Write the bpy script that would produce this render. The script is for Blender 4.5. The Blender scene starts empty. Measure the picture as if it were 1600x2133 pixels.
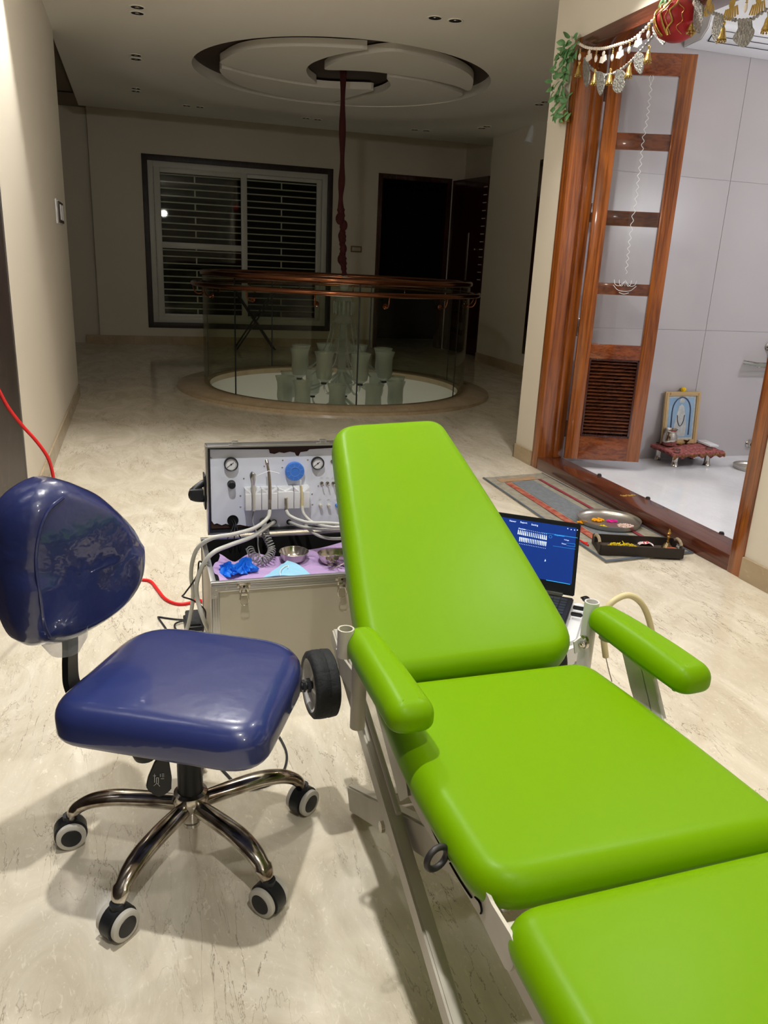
import bpy, bmesh, math, random
from mathutils import Vector, Matrix
random.seed(7)
S = bpy.context.scene
C = S.collection
PI = math.pi
V = Vector
# ------------------------------------------------------------------ camera
F, HC = 1628.26, 1.25
yaw, pitch, roll = [math.radians(a) for a in (17.717, 17.553, -2.712)]
fwd = V((math.sin(yaw)*math.cos(pitch), math.cos(yaw)*math.cos(pitch), -math.sin(pitch)))
rgt = V((math.cos(yaw), -math.sin(yaw), 0))
dwn = fwd.cross(rgt)
R2 = math.cos(roll)*rgt + math.sin(roll)*dwn
D2 = -math.sin(roll)*rgt + math.cos(roll)*dwn
cam = bpy.data.cameras.new('camera'); camo = bpy.data.objects.new('camera', cam); C.objects.link(camo)
Mc = Matrix((R2, -D2, -fwd)).transposed().to_4x4(); Mc.translation = V((0, 0, HC))
camo.matrix_world = Mc
cam.sensor_fit = 'HORIZONTAL'; cam.sensor_width = 36; cam.lens = F/1600*36; cam.clip_start = .02
S.camera = camo
# ------------------------------------------------------------------ light
w = bpy.data.worlds.new('world'); S.world = w; w.use_nodes = True
w.node_tree.nodes['Background'].inputs[0].default_value = (.02, .025, .04, 1)
w.node_tree.nodes['Background'].inputs[1].default_value = .3
S.view_settings.view_transform = 'Standard'; S.view_settings.look = 'None'
S.view_settings.gamma = 1; S.view_settings.exposure = 0.0
def spot(name, loc, watt, col=(1, .975, .93), ang=120, blend=.5, size=.035, tgt=None):
    l = bpy.data.lights.new(name, 'SPOT'); l.energy = watt; l.color = col
    l.spot_size = math.radians(ang); l.spot_blend = blend; l.shadow_soft_size = size
    o = bpy.data.objects.new(name, l); C.objects.link(o); o.location = loc
    if tgt: o.rotation_euler = (V(tgt)-V(loc)).to_track_quat('-Z', 'Y').to_euler()
    return o
spot('spot_lamp_main', (.10, 1.45, 2.87), 150, ang=112, blend=.6, size=.03)
spot('spot_lamp_left', (-.33, 4.30, 2.87), 170, ang=84, blend=.5, tgt=(-.33, 4.0, 0), size=.03)
spot('spot_lamp_right', (2.2, 3.9, 2.87), 85, ang=100, blend=.7, tgt=(2.1, 3.7, 0), size=.03)
spot('spot_lamp_mid', (1.9, 1.9, 2.87), 62, ang=112, blend=.6, size=.03)
spot('lower_floor_lamp', (2.0, 8.0, -1.6), 30, ang=150, size=.3, tgt=(2, 8, 1))
def bulb(name, loc, watt, size, col=(1, .98, .95)):
    l = bpy.data.lights.new(name, 'POINT'); l.energy = watt; l.color = col; l.shadow_soft_size = size
    o = bpy.data.objects.new(name, l); C.objects.link(o); o.location = loc
bulb('fill_lamp', (.35, 3.0, 2.45), 52, .07)  # added fill with no known fitting, brightens the ceiling ahead
spot('fill_spot_near', (.25, -.25, 2.87), 85, ang=105, blend=.7, size=.03)  # added spot out of view, only lifts the floor near the camera
bulb('fill_lamp_rear', (.9, -1.6, 2.4), 26, .10)  # invented source behind the camera, general fill for ceiling and walls
spot('shrine_lamp', (3.7, 3.05, 3.1), 800, col=(.95, .96, 1), ang=118, blend=.9, size=.06)
bulb('shrine_fill', (4.4, 2.6, 1.8), 52, .06, (.95, .96, 1))  # small extra fill for the shrine walls, not an actual fitting
# ------------------------------------------------------------------ pixel helpers (photo 1600x2133 -> known planes of the room)
def ray(x, y): return R2*((x-800)/F) + D2*((y-1066.5)/F) + fwd
def onz(x, y, z=0.): d = ray(x, y); return V((0, 0, HC)) + d*((z-HC)/d.z)
def onx(x, y, X): d = ray(x, y); return V((0, 0, HC)) + d*(X/d.x)
def ony(x, y, Y): d = ray(x, y); return V((0, 0, HC)) + d*(Y/d.y)
# ------------------------------------------------------------------ materials
def srgb(c):
    return tuple(((v/255)/12.92 if v/255 <= .04045 else ((v/255+.055)/1.055)**2.4) for v in c) + (1,)
MATS = {}
def mat(name, col, rough=.5, metal=0, coat=0, trans=0, emit=0, ior=1.45, bump=None, spec=None, coatrough=.05, var=None, alpha=1, sss=0):
    """col is sRGB 0-255; var=(scale, other colour, contrast) mixes a second colour by noise"""
    m = bpy.data.materials.new(name); m.use_nodes = True; nt = m.node_tree; b = nt.nodes['Principled BSDF']
    c = srgb(col); b.inputs['Base Color'].default_value = c
    b.inputs['Roughness'].default_value = rough; b.inputs['Metallic'].default_value = metal
    b.inputs['Coat Weight'].default_value = coat; b.inputs['Coat Roughness'].default_value = coatrough
    b.inputs['Transmission Weight'].default_value = trans; b.inputs['IOR'].default_value = ior
    b.inputs['Alpha'].default_value = alpha
    if spec is not None: b.inputs['Specular IOR Level'].default_value = spec
    if emit: b.inputs['Emission Color'].default_value = c; b.inputs['Emission Strength'].default_value = emit
    tc = nt.nodes.new('ShaderNodeTexCoord')
    if var:
        n = nt.nodes.new('ShaderNodeTexNoise'); n.inputs['Scale'].default_value = var[0]; n.inputs['Detail'].default_value = 5
        r = nt.nodes.new('ShaderNodeValToRGB'); k = var[2] if len(var) > 2 else .5
        r.color_ramp.elements[0].position = .5-.5*(1-k)+.0; r.color_ramp.elements[1].position = .5+.5*(1-k)
        r.color_ramp.elements[0].color = c; r.color_ramp.elements[1].color = srgb(var[1])
        nt.links.new(tc.outputs['Object'], n.inputs['Vector']); nt.links.new(n.outputs['Fac'], r.inputs['Fac'])
        nt.links.new(r.outputs['Color'], b.inputs['Base Color'])
    if bump:
        n = nt.nodes.new('ShaderNodeTexNoise'); n.inputs['Scale'].default_value = bump[0]; n.inputs['Detail'].default_value = 4
        bp = nt.nodes.new('ShaderNodeBump'); bp.inputs['Strength'].default_value = bump[1]; bp.inputs['Distance'].default_value = bump[2] if len(bump) > 2 else .01
        nt.links.new(tc.outputs['Object'], n.inputs['Vector']); nt.links.new(n.outputs['Fac'], bp.inputs['Height'])
        nt.links.new(bp.outputs['Normal'], b.inputs['Normal']); 
        if coat: nt.links.new(bp.outputs['Normal'], b.inputs['Coat Normal'])
    MATS[name] = m; return m
def wood(name, dark, light, scale=(1.2, 1.2, 14), rough=.22, coat=.6, axis=2, dist=3.):
    m = mat(name, light, rough, coat=coat); nt = m.node_tree; b = nt.nodes['Principled BSDF']
    tc = nt.nodes['Texture Coordinate']; mp = nt.nodes.new('ShaderNodeMapping')
    sc = [26, 26, 26]; sc[axis] = .9; mp.inputs['Scale'].default_value = sc
    n = nt.nodes.new('ShaderNodeTexNoise'); n.inputs['Scale'].default_value = 1.3; n.inputs['Detail'].default_value = 7; n.inputs['Distortion'].default_value = dist*.4
    n2 = nt.nodes.new('ShaderNodeTexNoise'); n2.inputs['Scale'].default_value = 9; n2.inputs['Detail'].default_value = 3
    mx = nt.nodes.new('ShaderNodeMath'); mx.operation = 'MULTIPLY_ADD'; mx.inputs[1].default_value = .45
    r = nt.nodes.new('ShaderNodeValToRGB'); r.color_ramp.elements[0].position = .50; r.color_ramp.elements[1].position = .86
    r.color_ramp.elements[0].color = srgb(dark); r.color_ramp.elements[1].color = srgb(light)
    nt.links.new(tc.outputs['Object'], mp.inputs['Vector']); nt.links.new(mp.outputs['Vector'], n.inputs['Vector']); nt.links.new(mp.outputs['Vector'], n2.inputs['Vector'])
    nt.links.new(n2.outputs['Fac'], mx.inputs[0]); nt.links.new(n.outputs['Fac'], mx.inputs[2])
    nt.links.new(mx.outputs[0], r.inputs['Fac']); nt.links.new(r.outputs['Color'], b.inputs['Base Color'])
    return m
def marble(name, base, light, vein, rough=.12, scale=1.0, veinamt=.5):
    m = mat(name, base, rough); nt = m.node_tree; b = nt.nodes['Principled BSDF']; tc = nt.nodes['Texture Coordinate']
    N = nt.nodes.new; L = nt.links.new
    mp = N('ShaderNodeMapping'); mp.inputs['Scale'].default_value = (1.5*scale, .7*scale, 1*scale); mp.inputs['Rotation'].default_value = (0, 0, .25)
    L(tc.outputs['Object'], mp.inputs['Vector'])
    n = N('ShaderNodeTexNoise'); n.inputs['Scale'].default_value = 2.2; n.inputs['Detail'].default_value = 9; n.inputs['Distortion'].default_value = 1.2; n.inputs['Roughness'].default_value = .68
    L(mp.outputs[0], n.inputs['Vector'])
    r = N('ShaderNodeValToRGB'); r.color_ramp.elements[0].position = .36; r.color_ramp.elements[1].position = .66
    r.color_ramp.elements[0].color = srgb(base); r.color_ramp.elements[1].color = srgb(light); L(n.outputs['Fac'], r.inputs['Fac'])
    # small pale shell flecks
    n3 = N('ShaderNodeTexNoise'); n3.inputs['Scale'].default_value = 34; n3.inputs['Detail'].default_value = 5; n3.inputs['Distortion'].default_value = 1.8; L(mp.outputs[0], n3.inputs['Vector'])
    r3 = N('ShaderNodeValToRGB'); r3.color_ramp.elements[0].position = .60; r3.color_ramp.elements[1].position = .70; L(n3.outputs['Fac'], r3.inputs['Fac'])
    m3 = N('ShaderNodeMix'); m3.data_type = 'RGBA'; m3.inputs['B'].default_value = srgb(tuple(min(255, x+22) for x in light)); L(r.outputs['Color'], m3.inputs['A'])
    f3 = N('ShaderNodeMath'); f3.operation = 'MULTIPLY'; f3.inputs[1].default_value = .4; L(r3.outputs['Color'], f3.inputs[0]); L(f3.outputs[0], m3.inputs['Factor'])
    # thin wandering veins: |noise-.5| small
    mp2 = N('ShaderNodeMapping'); mp2.inputs['Scale'].default_value = (7*scale, 1.6*scale, 1); mp2.inputs['Rotation'].default_value = (0, 0, .12); L(tc.outputs['Object'], mp2.inputs['Vector'])
    n2 = N('ShaderNodeTexNoise'); n2.inputs['Scale'].default_value = 1.6; n2.inputs['Detail'].default_value = 6; n2.inputs['Distortion'].default_value = .6; n2.inputs['Roughness'].default_value = .6
    L(mp2.outputs[0], n2.inputs['Vector'])
    a = N('ShaderNodeMath'); a.operation = 'SUBTRACT'; a.inputs[1].default_value = .5; L(n2.outputs['Fac'], a.inputs[0])
    a2 = N('ShaderNodeMath'); a2.operation = 'ABSOLUTE'; L(a.outputs[0], a2.inputs[0])
    r2 = N('ShaderNodeValToRGB'); r2.color_ramp.elements[0].position = .0; r2.color_ramp.elements[1].position = .008
    r2.color_ramp.elements[0].color = (1, 1, 1, 1); r2.color_ramp.elements[1].color = (0, 0, 0, 1); L(a2.outputs[0], r2.inputs['Fac'])
    n4 = N('ShaderNodeTexNoise'); n4.inputs['Scale'].default_value = 2.5; L(tc.outputs['Object'], n4.inputs['Vector'])
    r4 = N('ShaderNodeValToRGB'); r4.color_ramp.elements[0].position = .42; r4.color_ramp.elements[1].position = .62; L(n4.outputs['Fac'], r4.inputs['Fac'])
    mu = N('ShaderNodeMath'); mu.operation = 'MULTIPLY'; L(r2.outputs['Color'], mu.inputs[0]); L(r4.outputs['Color'], mu.inputs[1])
    mu2 = N('ShaderNodeMath'); mu2.operation = 'MULTIPLY'; mu2.inputs[1].default_value = veinamt; L(mu.outputs[0], mu2.inputs[0])
    mx = N('ShaderNodeMix'); mx.data_type = 'RGBA'; L(mu2.outputs[0], mx.inputs['Factor']); L(m3.outputs['Result'], mx.inputs['A']); mx.inputs['B'].default_value = srgb(vein)
    L(mx.outputs['Result'], b.inputs['Base Color'])
    return m
M_floor = marble('marble_floor', (208, 197, 175), (234, 226, 208), (112, 86, 62), rough=.09, scale=1.5, veinamt=.85)
M_skirt = marble('marble_skirting', (168, 148, 118), (190, 170, 140), (140, 110, 80), rough=.2)
M_wall = mat('cream_paint', (222, 213, 196), .55, bump=(3, .05))
M_ceil = mat('ceiling_paint', (232, 227, 216), .7)
M_ceilup = mat('upper_ceiling_paint', (140, 128, 108), .7)
M_mwall = mat('shrine_wall_tile', (192, 187, 188), .3, var=(1.2, (184, 179, 180), .3))
M_mfloor = marble('white_marble', (226, 228, 234), (236, 238, 244), (200, 204, 214), rough=.12, veinamt=.2)
M_stone = marble('dark_stone', (36, 27, 24), (54, 42, 37), (110, 98, 90), rough=.45, veinamt=.3)
M_teak = wood('teak', (92, 42, 14), (160, 90, 34))
M_teakx = wood('teak_cross_grain', (84, 36, 16), (142, 74, 34), axis=0)
M_teaky = wood('teak_sill', (56, 24, 14), (104, 54, 36), axis=1)
M_louv = wood('louvre_teak', (48, 22, 12), (96, 50, 26), axis=0)
M_darkwood = wood('dark_wood', (40, 14, 8), (70, 26, 14))
M_lime = mat('lime_vinyl', (114, 160, 0), .38, bump=(260, .03, .002), spec=.16)
M_blue = mat('navy_vinyl', (42, 54, 112), .30, coat=1, coatrough=.06, bump=(7, .25, .012), spec=.6)
M_blue2 = mat('navy_vinyl_wrapped', (38, 48, 100), .28, coat=1, coatrough=.03, bump=(8, .6, .014), spec=.6)
M_clear = mat('clear_wrap', (235, 235, 240), .08, trans=1, ior=1.2, alpha=.35)
M_cream = mat('cream_enamel', (206, 200, 186), .35, var=(14, (190, 183, 168), .45))
M_creamw = mat('white_enamel', (222, 220, 216), .3)
M_black = mat('black_plastic', (28, 30, 34), .42)
M_blackm = mat('black_painted_steel', (22, 24, 27), .35)
M_rubber = mat('rubber', (34, 36, 38), .7, bump=(60, .4))
M_grey = mat('grey_rubber', (200, 196, 186), .55)
M_chrome = mat('chrome', (215, 210, 200), .14, metal=1, var=(20, (130, 115, 100), .72))
M_steel = mat('steel', (205, 200, 192), .16, metal=1)
M_alu = mat('aluminium', (196, 196, 196), .3, metal=1)
M_panel = mat('case_sheet', (196, 190, 172), .42, var=(4, (186, 178, 158), .4))
M_white = mat('white_plastic', (232, 234, 238), .35)
M_ctrl = mat('control_panel_laminate', (228, 234, 248), .28, bump=(9, .12))
M_torn = mat('torn_board', (66, 44, 38), .9)
M_hose = mat('grey_hose', (196, 196, 190), .4)
M_blk_hole = mat('dark_void', (8, 8, 9), .9)
M_blueknob = mat('blue_plastic', (70, 130, 225), .35)
M_bluelt = mat('blue_line', (130, 175, 240), .35)
M_purple = mat('lilac_nonwoven', (186, 158, 206), .8, bump=(90, .4, .004))
M_glove = mat('blue_nitrile', (20, 120, 235), .4)
M_mask = mat('surgical_mask', (150, 205, 232), .8, bump=(120, .3, .002))
M_glass = mat('gauge_glass', (240, 240, 240), .05, trans=1)
M_red = mat('red_cable', (226, 30, 34), .4)
M_yel = mat('yellow_petals', (228, 200, 20), .8)
M_orange = mat('orange_powder', (238, 165, 10), .9)
M_pink = mat('pink_powder', (224, 40, 150), .9)
M_peach = mat('rice_grains', (226, 196, 184), .9)
M_copper = mat('copper_rail', (128, 82, 58), .16, metal=1)
M_brass = mat('brass', (196, 160, 84), .3, metal=1)
M_gold = mat('gold_trim', (190, 160, 90), .32, metal=.85, bump=(90, .8, .004))
M_tube = mat('silicone_tube', (222, 208, 160), .4)
M_screen = mat('screen_blue', (24, 54, 132), .25, emit=.6)
M_scrtxt = mat('screen_white', (215, 232, 255), .3, emit=.9)
M_scrcy = mat('screen_cyan', (60, 170, 235), .3, emit=.8)
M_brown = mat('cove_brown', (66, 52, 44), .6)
M_rope = mat('maroon_cloth', (62, 16, 16), .9, bump=(40, .6))
M_upvc = mat('white_upvc', (206, 206, 198), .35)
M_leaf = mat('plastic_leaf', (52, 104, 50), .45, var=(30, (120, 165, 110), .3))
M_silver = mat('silver_zari', (190, 188, 182), .35, metal=.7, bump=(120, 1, .01), var=(90, (95, 92, 84), .3))
M_pearl = mat('pearl_bead', (226, 216, 200), .3)
M_maroon = mat('maroon_brocade', (104, 18, 44), .8, var=(60, (190, 120, 110), .55))
M_framegold = mat('gilt_frame', (196, 168, 120), .45)
M_print = mat('print_blue', (128, 166, 200), .5, var=(9, (160, 190, 214), .4))
M_printw = mat('print_pale', (208, 214, 214), .5, var=(40, (170, 176, 170), .4))
M_printd = mat('print_dark', (70, 84, 110), .5)
M_clay = mat('terracotta', (176, 92, 66), .8)
M_mag = mat('marigold', (246, 206, 20), .8)
M_redcloth = mat('red_cloth', (170, 14, 18), .45, var=(10, (120, 8, 12), .5))
def clearglass(name, col, a, ior=1.5):
    """thin glass: mostly see-through with a clean reflection"""
    m = bpy.data.materials.new(name); m.use_nodes = True; nt = m.node_tree; nt.nodes.clear(); N = nt.nodes.new; L = nt.links.new
    o = N('ShaderNodeOutputMaterial'); t = N('ShaderNodeBsdfTransparent'); t.inputs[0].default_value = srgb(col)
    g = N('ShaderNodeBsdfGlossy'); g.inputs['Roughness'].default_value = .02; lw = N('ShaderNodeLayerWeight'); lw.inputs[0].default_value = .5; pw = N('ShaderNodeMath'); pw.operation = 'POWER'; pw.inputs[1].default_value = 5; L(lw.outputs['Facing'], pw.inputs[0])
    fr = N('ShaderNodeMath'); fr.operation = 'MULTIPLY_ADD'; fr.inputs[1].default_value = .6; fr.inputs[2].default_value = (ior-1)*.06; L(pw.outputs[0], fr.inputs[0])
    mx = N('ShaderNodeMixShader'); L(fr.outputs[0], mx.inputs[0]); L(t.outputs[0], mx.inputs[1]); L(g.outputs[0], mx.inputs[2])
    d = N('ShaderNodeBsdfDiffuse'); d.inputs[0].default_value = srgb((225, 230, 222)); m2 = N('ShaderNodeMixShader'); m2.inputs[0].default_value = a
    L(mx.outputs[0], m2.inputs[1]); L(d.outputs[0], m2.inputs[2]); L(m2.outputs[0], o.inputs[0]); return m
M_thinglass = clearglass('thin_glass', (243, 245, 238), .0, 1.25)
M_doorglass = clearglass('door_glass', (250, 250, 250), .02)
M_etched = mat('etched_glass', (232, 232, 232), .6)
M_shade = clearglass('frosted_lamp_glass', (232, 234, 228), .28)
M_cryst = clearglass('crystal', (225, 230, 225), .18)
M_film = clearglass('plastic_film', (245, 245, 248), .22)
# ------------------------------------------------------------------ mesh helpers
ROOT = {}
def BM(): return bmesh.new()
def obj(name, bm, m, parent=None, local=False, smooth=40, **kw):
    me = bpy.data.meshes.new(name)
    if parent is not None and not local: bm.transform(ROOT[parent].inverted())
    bmesh.ops.recalc_face_normals(bm, faces=bm.faces) if kw.get('recalc', True) else None
    bm.to_mesh(me); bm.free()
    for mm in (m if isinstance(m, (list, tuple)) else [m]): me.materials.append(mm)
    if smooth:
        me.shade_smooth(); me.set_sharp_from_angle(angle=math.radians(smooth))
    o = bpy.data.objects.new(name, me); C.objects.link(o)
    if parent is not None: o.parent = parent; ROOT[o] = ROOT[parent]
    else: ROOT[o] = Matrix.Identity(4)
    return o
def tag(o, label=None, cat=None, group=None, kind=None):
    if label: o['label'] = label
    if cat: o['category'] = cat
    if group: o['group'] = group
    if kind: o['kind'] = kind
    return o
def thing(name, label, cat, loc=(0, 0, 0), rz=0, group=None):
    o = bpy.data.objects.new(name, None); C.objects.link(o); o.location = loc; o.rotation_euler = (0, 0, rz); o.empty_display_size = .05
    ROOT[o] = Matrix.Translation(V(loc)) @ Matrix.Rotation(rz, 4, 'Z')
    return tag(o, label, cat, group)
def struct(name, bm, m, parent=None, **k):
    o = obj(name, bm, m, parent, **k)
    if parent is None: o['kind'] = 'structure'
    return o
def copy_tree(o, parent=None):
    c = o.copy(); C.objects.link(c); c.parent = parent; ROOT[c] = ROOT[o]
    for ch in list(o.children): copy_tree(ch, c)
    return c
def setmi(bm, n0, mi):
    bm.faces.ensure_lookup_table()
    for f in bm.faces[n0:]: f.material_index = mi
def box(bm, lo, hi, bev=0., M=None, mi=0):
    n0 = len(bm.faces)
    lo, hi = V(lo), V(hi); c = (lo+hi)/2; s = hi-lo
    r = bmesh.ops.create_cube(bm, size=1); vs = r['verts']
    bmesh.ops.scale(bm, vec=s, verts=vs); bmesh.ops.translate(bm, vec=c, verts=vs)
    if bev:
        es = list({e for v in vs for e in v.link_edges})
        q = bmesh.ops.bevel(bm, geom=es, offset=bev, segments=2, affect='EDGES', profile=.6)
        vs = list({v for f in bm.faces[n0:] for v in f.verts})
    if M is not None: bmesh.ops.transform(bm, matrix=M, verts=vs)
    if mi: setmi(bm, n0, mi)
    return vs
def frame_from(d):
    d = V(d).normalized(); a = V((0, 0, 1)) if abs(d.z) < .9 else V((1, 0, 0))
    u = d.cross(a).normalized(); return u, d.cross(u).normalized(), d
def loft(bm, rings, cap0=True, cap1=True, closed=True, mi=0):
    n0 = len(bm.faces); R = [[bm.verts.new(p) for p in r] for r in rings]; n = len(R[0])
    for a, b in zip(R, R[1:]):
        for i in range(n if closed else n-1):
            j = (i+1) % n
            try: bm.faces.new((a[i], a[j], b[j], b[i]))
            except ValueError: pass
    if cap0 and closed: bm.faces.new(R[0][::-1])
    if cap1 and closed: bm.faces.new(R[-1])
    if mi: setmi(bm, n0, mi)
    return R
def cyl(bm, p0, p1, r0, r1=None, seg=20, cap=True, mi=0):
    r1 = r0 if r1 is None else r1; p0, p1 = V(p0), V(p1); u, v, d = frame_from(p1-p0)
    loft(bm, [[p+u*(r*math.cos(2*PI*i/seg))+v*(r*math.sin(2*PI*i/seg)) for i in range(seg)] for p, r in ((p0, r0), (p1, r1))], cap, cap, mi=mi)
def lathe(bm, prof, c=(0, 0, 0), seg=28, axis=(0, 0, 1), mi=0, cap=False):
    u, v, d = frame_from(axis); c = V(c)
    if V(axis).z == 1: u, v = V((1, 0, 0)), V((0, 1, 0))
    loft(bm, [[c+d*z+u*(max(r, 1e-4)*math.cos(2*PI*i/seg))+v*(max(r, 1e-4)*math.sin(2*PI*i/seg)) for i in range(seg)] for r, z in prof], cap, cap, mi=mi)
def crom(pts, n=8, closed=False):
    P = [V(p) for p in pts]
    if len(P) < 3 and not closed: return P
    out = []; m = len(P)
    for i in range(m if closed else m-1):
        p0 = P[(i-1) % m] if (closed or i > 0) else P[0]*2-P[1]
        p1, p2 = P[i], P[(i+1) % m]
        p3 = P[(i+2) % m] if (closed or i+2 < m) else P[-1]*2-P[-2]
        for k in range(n):
            t = k/n; out.append(.5*((2*p1)+(p2-p0)*t+(2*p0-5*p1+4*p2-p3)*t*t+(3*p1-p0-3*p2+p3)*t**3))
    if not closed: out.append(P[-1])
    return out
def tube(bm, pts, r, seg=10, n=8, cap=True, mi=0, closed=False, smooth=True, flat=1.):
    P = crom(pts, n, closed) if smooth else [V(p) for p in pts]
    R = r if callable(r) else (lambda t: r)
    m = len(P); rings = []; u = None
    for i, p in enumerate(P):
        if closed: d = P[(i+1) % m]-P[i-1]
        else: d = P[min(i+1, m-1)]-P[max(i-1, 0)]
        d.normalize()
        if u is None: u = frame_from(d)[0]
        u = (u-d*u.dot(d)).normalized(); v = d.cross(u); rr = R(i/(m-1))
        rings.append([p+u*(rr*math.cos(2*PI*k/seg))+v*(rr*flat*math.sin(2*PI*k/seg)) for k in range(seg)])
    if closed: rings.append(rings[0]); loft(bm, rings, False, False, mi=mi); bmesh.ops.remove_doubles(bm, verts=bm.verts, dist=1e-6)
    else: loft(bm, rings, cap, cap, mi=mi)
def prism(bm, poly, w, mi=0, bev=0):
    """poly: 3D points (planar), extruded by vector w"""
    n0 = len(bm.faces); w = V(w); a = [bm.verts.new(V(p)) for p in poly]; b = [bm.verts.new(V(p)+w) for p in poly]
    n = len(a); bm.faces.new(a[::-1]); bm.faces.new(b)
    for i in range(n): bm.faces.new((a[i], a[(i+1) % n], b[(i+1) % n], b[i]))
    if bev:
        bm.edges.ensure_lookup_table(); es = list({e for v in a+b for e in v.link_edges})
        bmesh.ops.bevel(bm, geom=es, offset=bev, segments=2, affect='EDGES')
    if mi: setmi(bm, n0, mi)
def bar(bm, p0, p1, w, h, side=(1, 0, 0), bev=.002, mi=0):
    """rectangular bar p0->p1; w along side, h across"""
    p0, p1 = V(p0), V(p1); d = (p1-p0).normalized(); s = V(side); s = (s-d*s.dot(d)).normalized(); u = d.cross(s)
    q = [s*(w/2)+u*(h/2), -s*(w/2)+u*(h/2), -s*(w/2)-u*(h/2), s*(w/2)-u*(h/2)]
    prism(bm, [p0+x for x in q], p1-p0, mi=mi, bev=bev)
def ball(bm, c, r, seg=14, mi=0, sc=(1, 1, 1)):
    n0 = len(bm.faces)
    q = bmesh.ops.create_uvsphere(bm, u_segments=seg, v_segments=max(6, seg//2+2), radius=r)
    bmesh.ops.scale(bm, vec=sc, verts=q['verts']); bmesh.ops.translate(bm, vec=V(c), verts=q['verts'])
    if mi: setmi(bm, n0, mi)
def roundpoly(pts, rad, n=8):
    P = [V((p[0], p[1])) for p in pts]; m = len(P); out = []
    for i in range(m):
        r = rad[i] if isinstance(rad, (list, tuple)) else rad
        a, b, c = P[i-1], P[i], P[(i+1) % m]; e1, e2 = (a-b), (c-b); r1 = min(r, e1.length*.48, e2.length*.48)
        p, q = b+e1.normalized()*r1, b+e2.normalized()*r1
        for k in range(n+1): t = k/n; out.append(p*(1-t)**2+b*2*t*(1-t)+q*t*t)
    return out
def cushion(bm, outline, O, U, Vv, W, th, er, dome=.012, warp=None, mi=0, und=.6):
    """padded cushion: outline (2D), top surface at W=0, thickness th downwards, rounded edge radius er"""
    O, U, Vv, W = V(O), V(U), V(Vv), V(W); n = len(outline)
    A = sum(outline[i].x*outline[(i+1) % n].y-outline[(i+1) % n].x*outline[i].y for i in range(n))
    if A < 0: outline = outline[::-1]
    c = sum(outline, V((0, 0)))/n
    nor = []
    for i in range(n):
        t = (outline[(i+2) % n]-outline[i-2]); nn = V((t.y, -t.x)); nor.append(nn.normalized() if nn.length > 1e-9 else V((0, 0)))
    rings = []
    def ring(inset, z): return [(outline[i]-nor[i]*inset, z) for i in range(n)]
    seq = [ring(er*und, -th)]
    for k in range(1, 7): a = k/6*PI/2; seq.append(ring(er*und*(1-math.sin(a)), -th+er*und*(1-math.cos(a))))
    for k in range(0, 9): a = k/8*PI/2; seq.append(ring(er*(1-math.cos(a)), -er+er*math.sin(a)))
    base = ring(er, 0)
    for s in (.96, .9, .8, .65, .5, .3, .12): seq.append([(c+(p-c)*s, 0) for p, z in base])
    bx0, bx1 = min(p.x for p in outline), max(p.x for p in outline); by0, by1 = min(p.y for p in outline), max(p.y for p in outline)
    def P(p, z):
        qx = min(1, abs(2*(p.x-bx0)/(bx1-bx0)-1)); qy = min(1, abs(2*(p.y-by0)/(by1-by0)-1)); k = max(0, min(1, (z+er)/er)) if z > -er else 0
        z += dome*(1-qx**3)*(1-qy**3)*k
        if warp: z += warp(p.x, p.y)
        return O+U*p.x+Vv*p.y+W*z
    R = loft(bm, [[P(p, z) for p, z in r] for r in seq], True, True, mi=mi)
def textobj(body, size, O, U, Vv, m, parent, name='lettering', ext=.0004):
    cu = bpy.data.curves.new(name, 'FONT'); cu.body = body; cu.size = size; cu.extrude = ext; cu.resolution_u = 2
    t = bpy.data.objects.new(name, cu); me = bpy.data.meshes.new_from_object(t); bpy.data.objects.remove(t); 
    U, Vv = V(U).normalized(), V(Vv).normalized(); Mx = Matrix((U, Vv, U.cross(Vv))).transposed().to_4x4(); Mx.translation = V(O)
    me.transform(ROOT[parent].inverted() @ Mx); me.materials.clear(); me.materials.append(m)
    o = bpy.data.objects.new(name, me); C.objects.link(o); o.parent = parent; ROOT[o] = ROOT[parent]; return o

# ================================================================== ROOM
XL, XR, YB, ZC = -.534, 2.5, 11.97, 2.9
RC = V((1.95, 8.0, 0))
def circ(c, r, z, n=96, a0=0, a1=2*PI):
    return [V((c.x+r*math.cos(a0+(a1-a0)*i/n), c.y+r*math.sin(a0+(a1-a0)*i/n), z)) for i in range(n)]
def slab_hole(bm, x0, x1, y0, y1, z, c, r, n=96, up=True):
    """plane with circular hole"""
    pts = circ(c, r, z, n); iv = [bm.verts.new(p) for p in pts]; ov = []
    for p in pts:
        d = p-V((c.x, c.y, z)); ts = []
        if abs(d.x) > 1e-9: ts.append(((x1 if d.x > 0 else x0)-c.x)/d.x)
        if abs(d.y) > 1e-9: ts.append(((y1 if d.y > 0 else y0)-c.y)/d.y)
        ov.append(bm.verts.new(V((c.x, c.y, z))+d*min(ts)))
    for i in range(n): j = (i+1) % n; bm.faces.new((iv[i], iv[j], ov[j], ov[i]))
    # corners
    for X, Y in ((x0, y0), (x1, y0), (x1, y1), (x0, y1)):
        for i in range(n):
            a, b = ov[i], ov[(i+1) % n]
            if (abs(a.co.x-X) < 1e-6 and abs(b.co.y-Y) < 1e-6 and abs(a.co.y-Y) > 1e-6 and abs(b.co.x-X) > 1e-6) or (abs(a.co.y-Y) < 1e-6 and abs(b.co.x-X) < 1e-6 and abs(a.co.x-X) > 1e-6 and abs(b.co.y-Y) > 1e-6):
                bm.faces.new((a, bm.verts.new((X, Y, z)), b))
b = BM(); slab_hole(b, -4, 7.5, -3.5, 14, 0, RC, 1.29); 
struct('floor', b, M_floor, smooth=0)
b = BM(); slab_hole(b, XL, 4.9, -3.5, 11.0, ZC, RC, 1.38)
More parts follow.
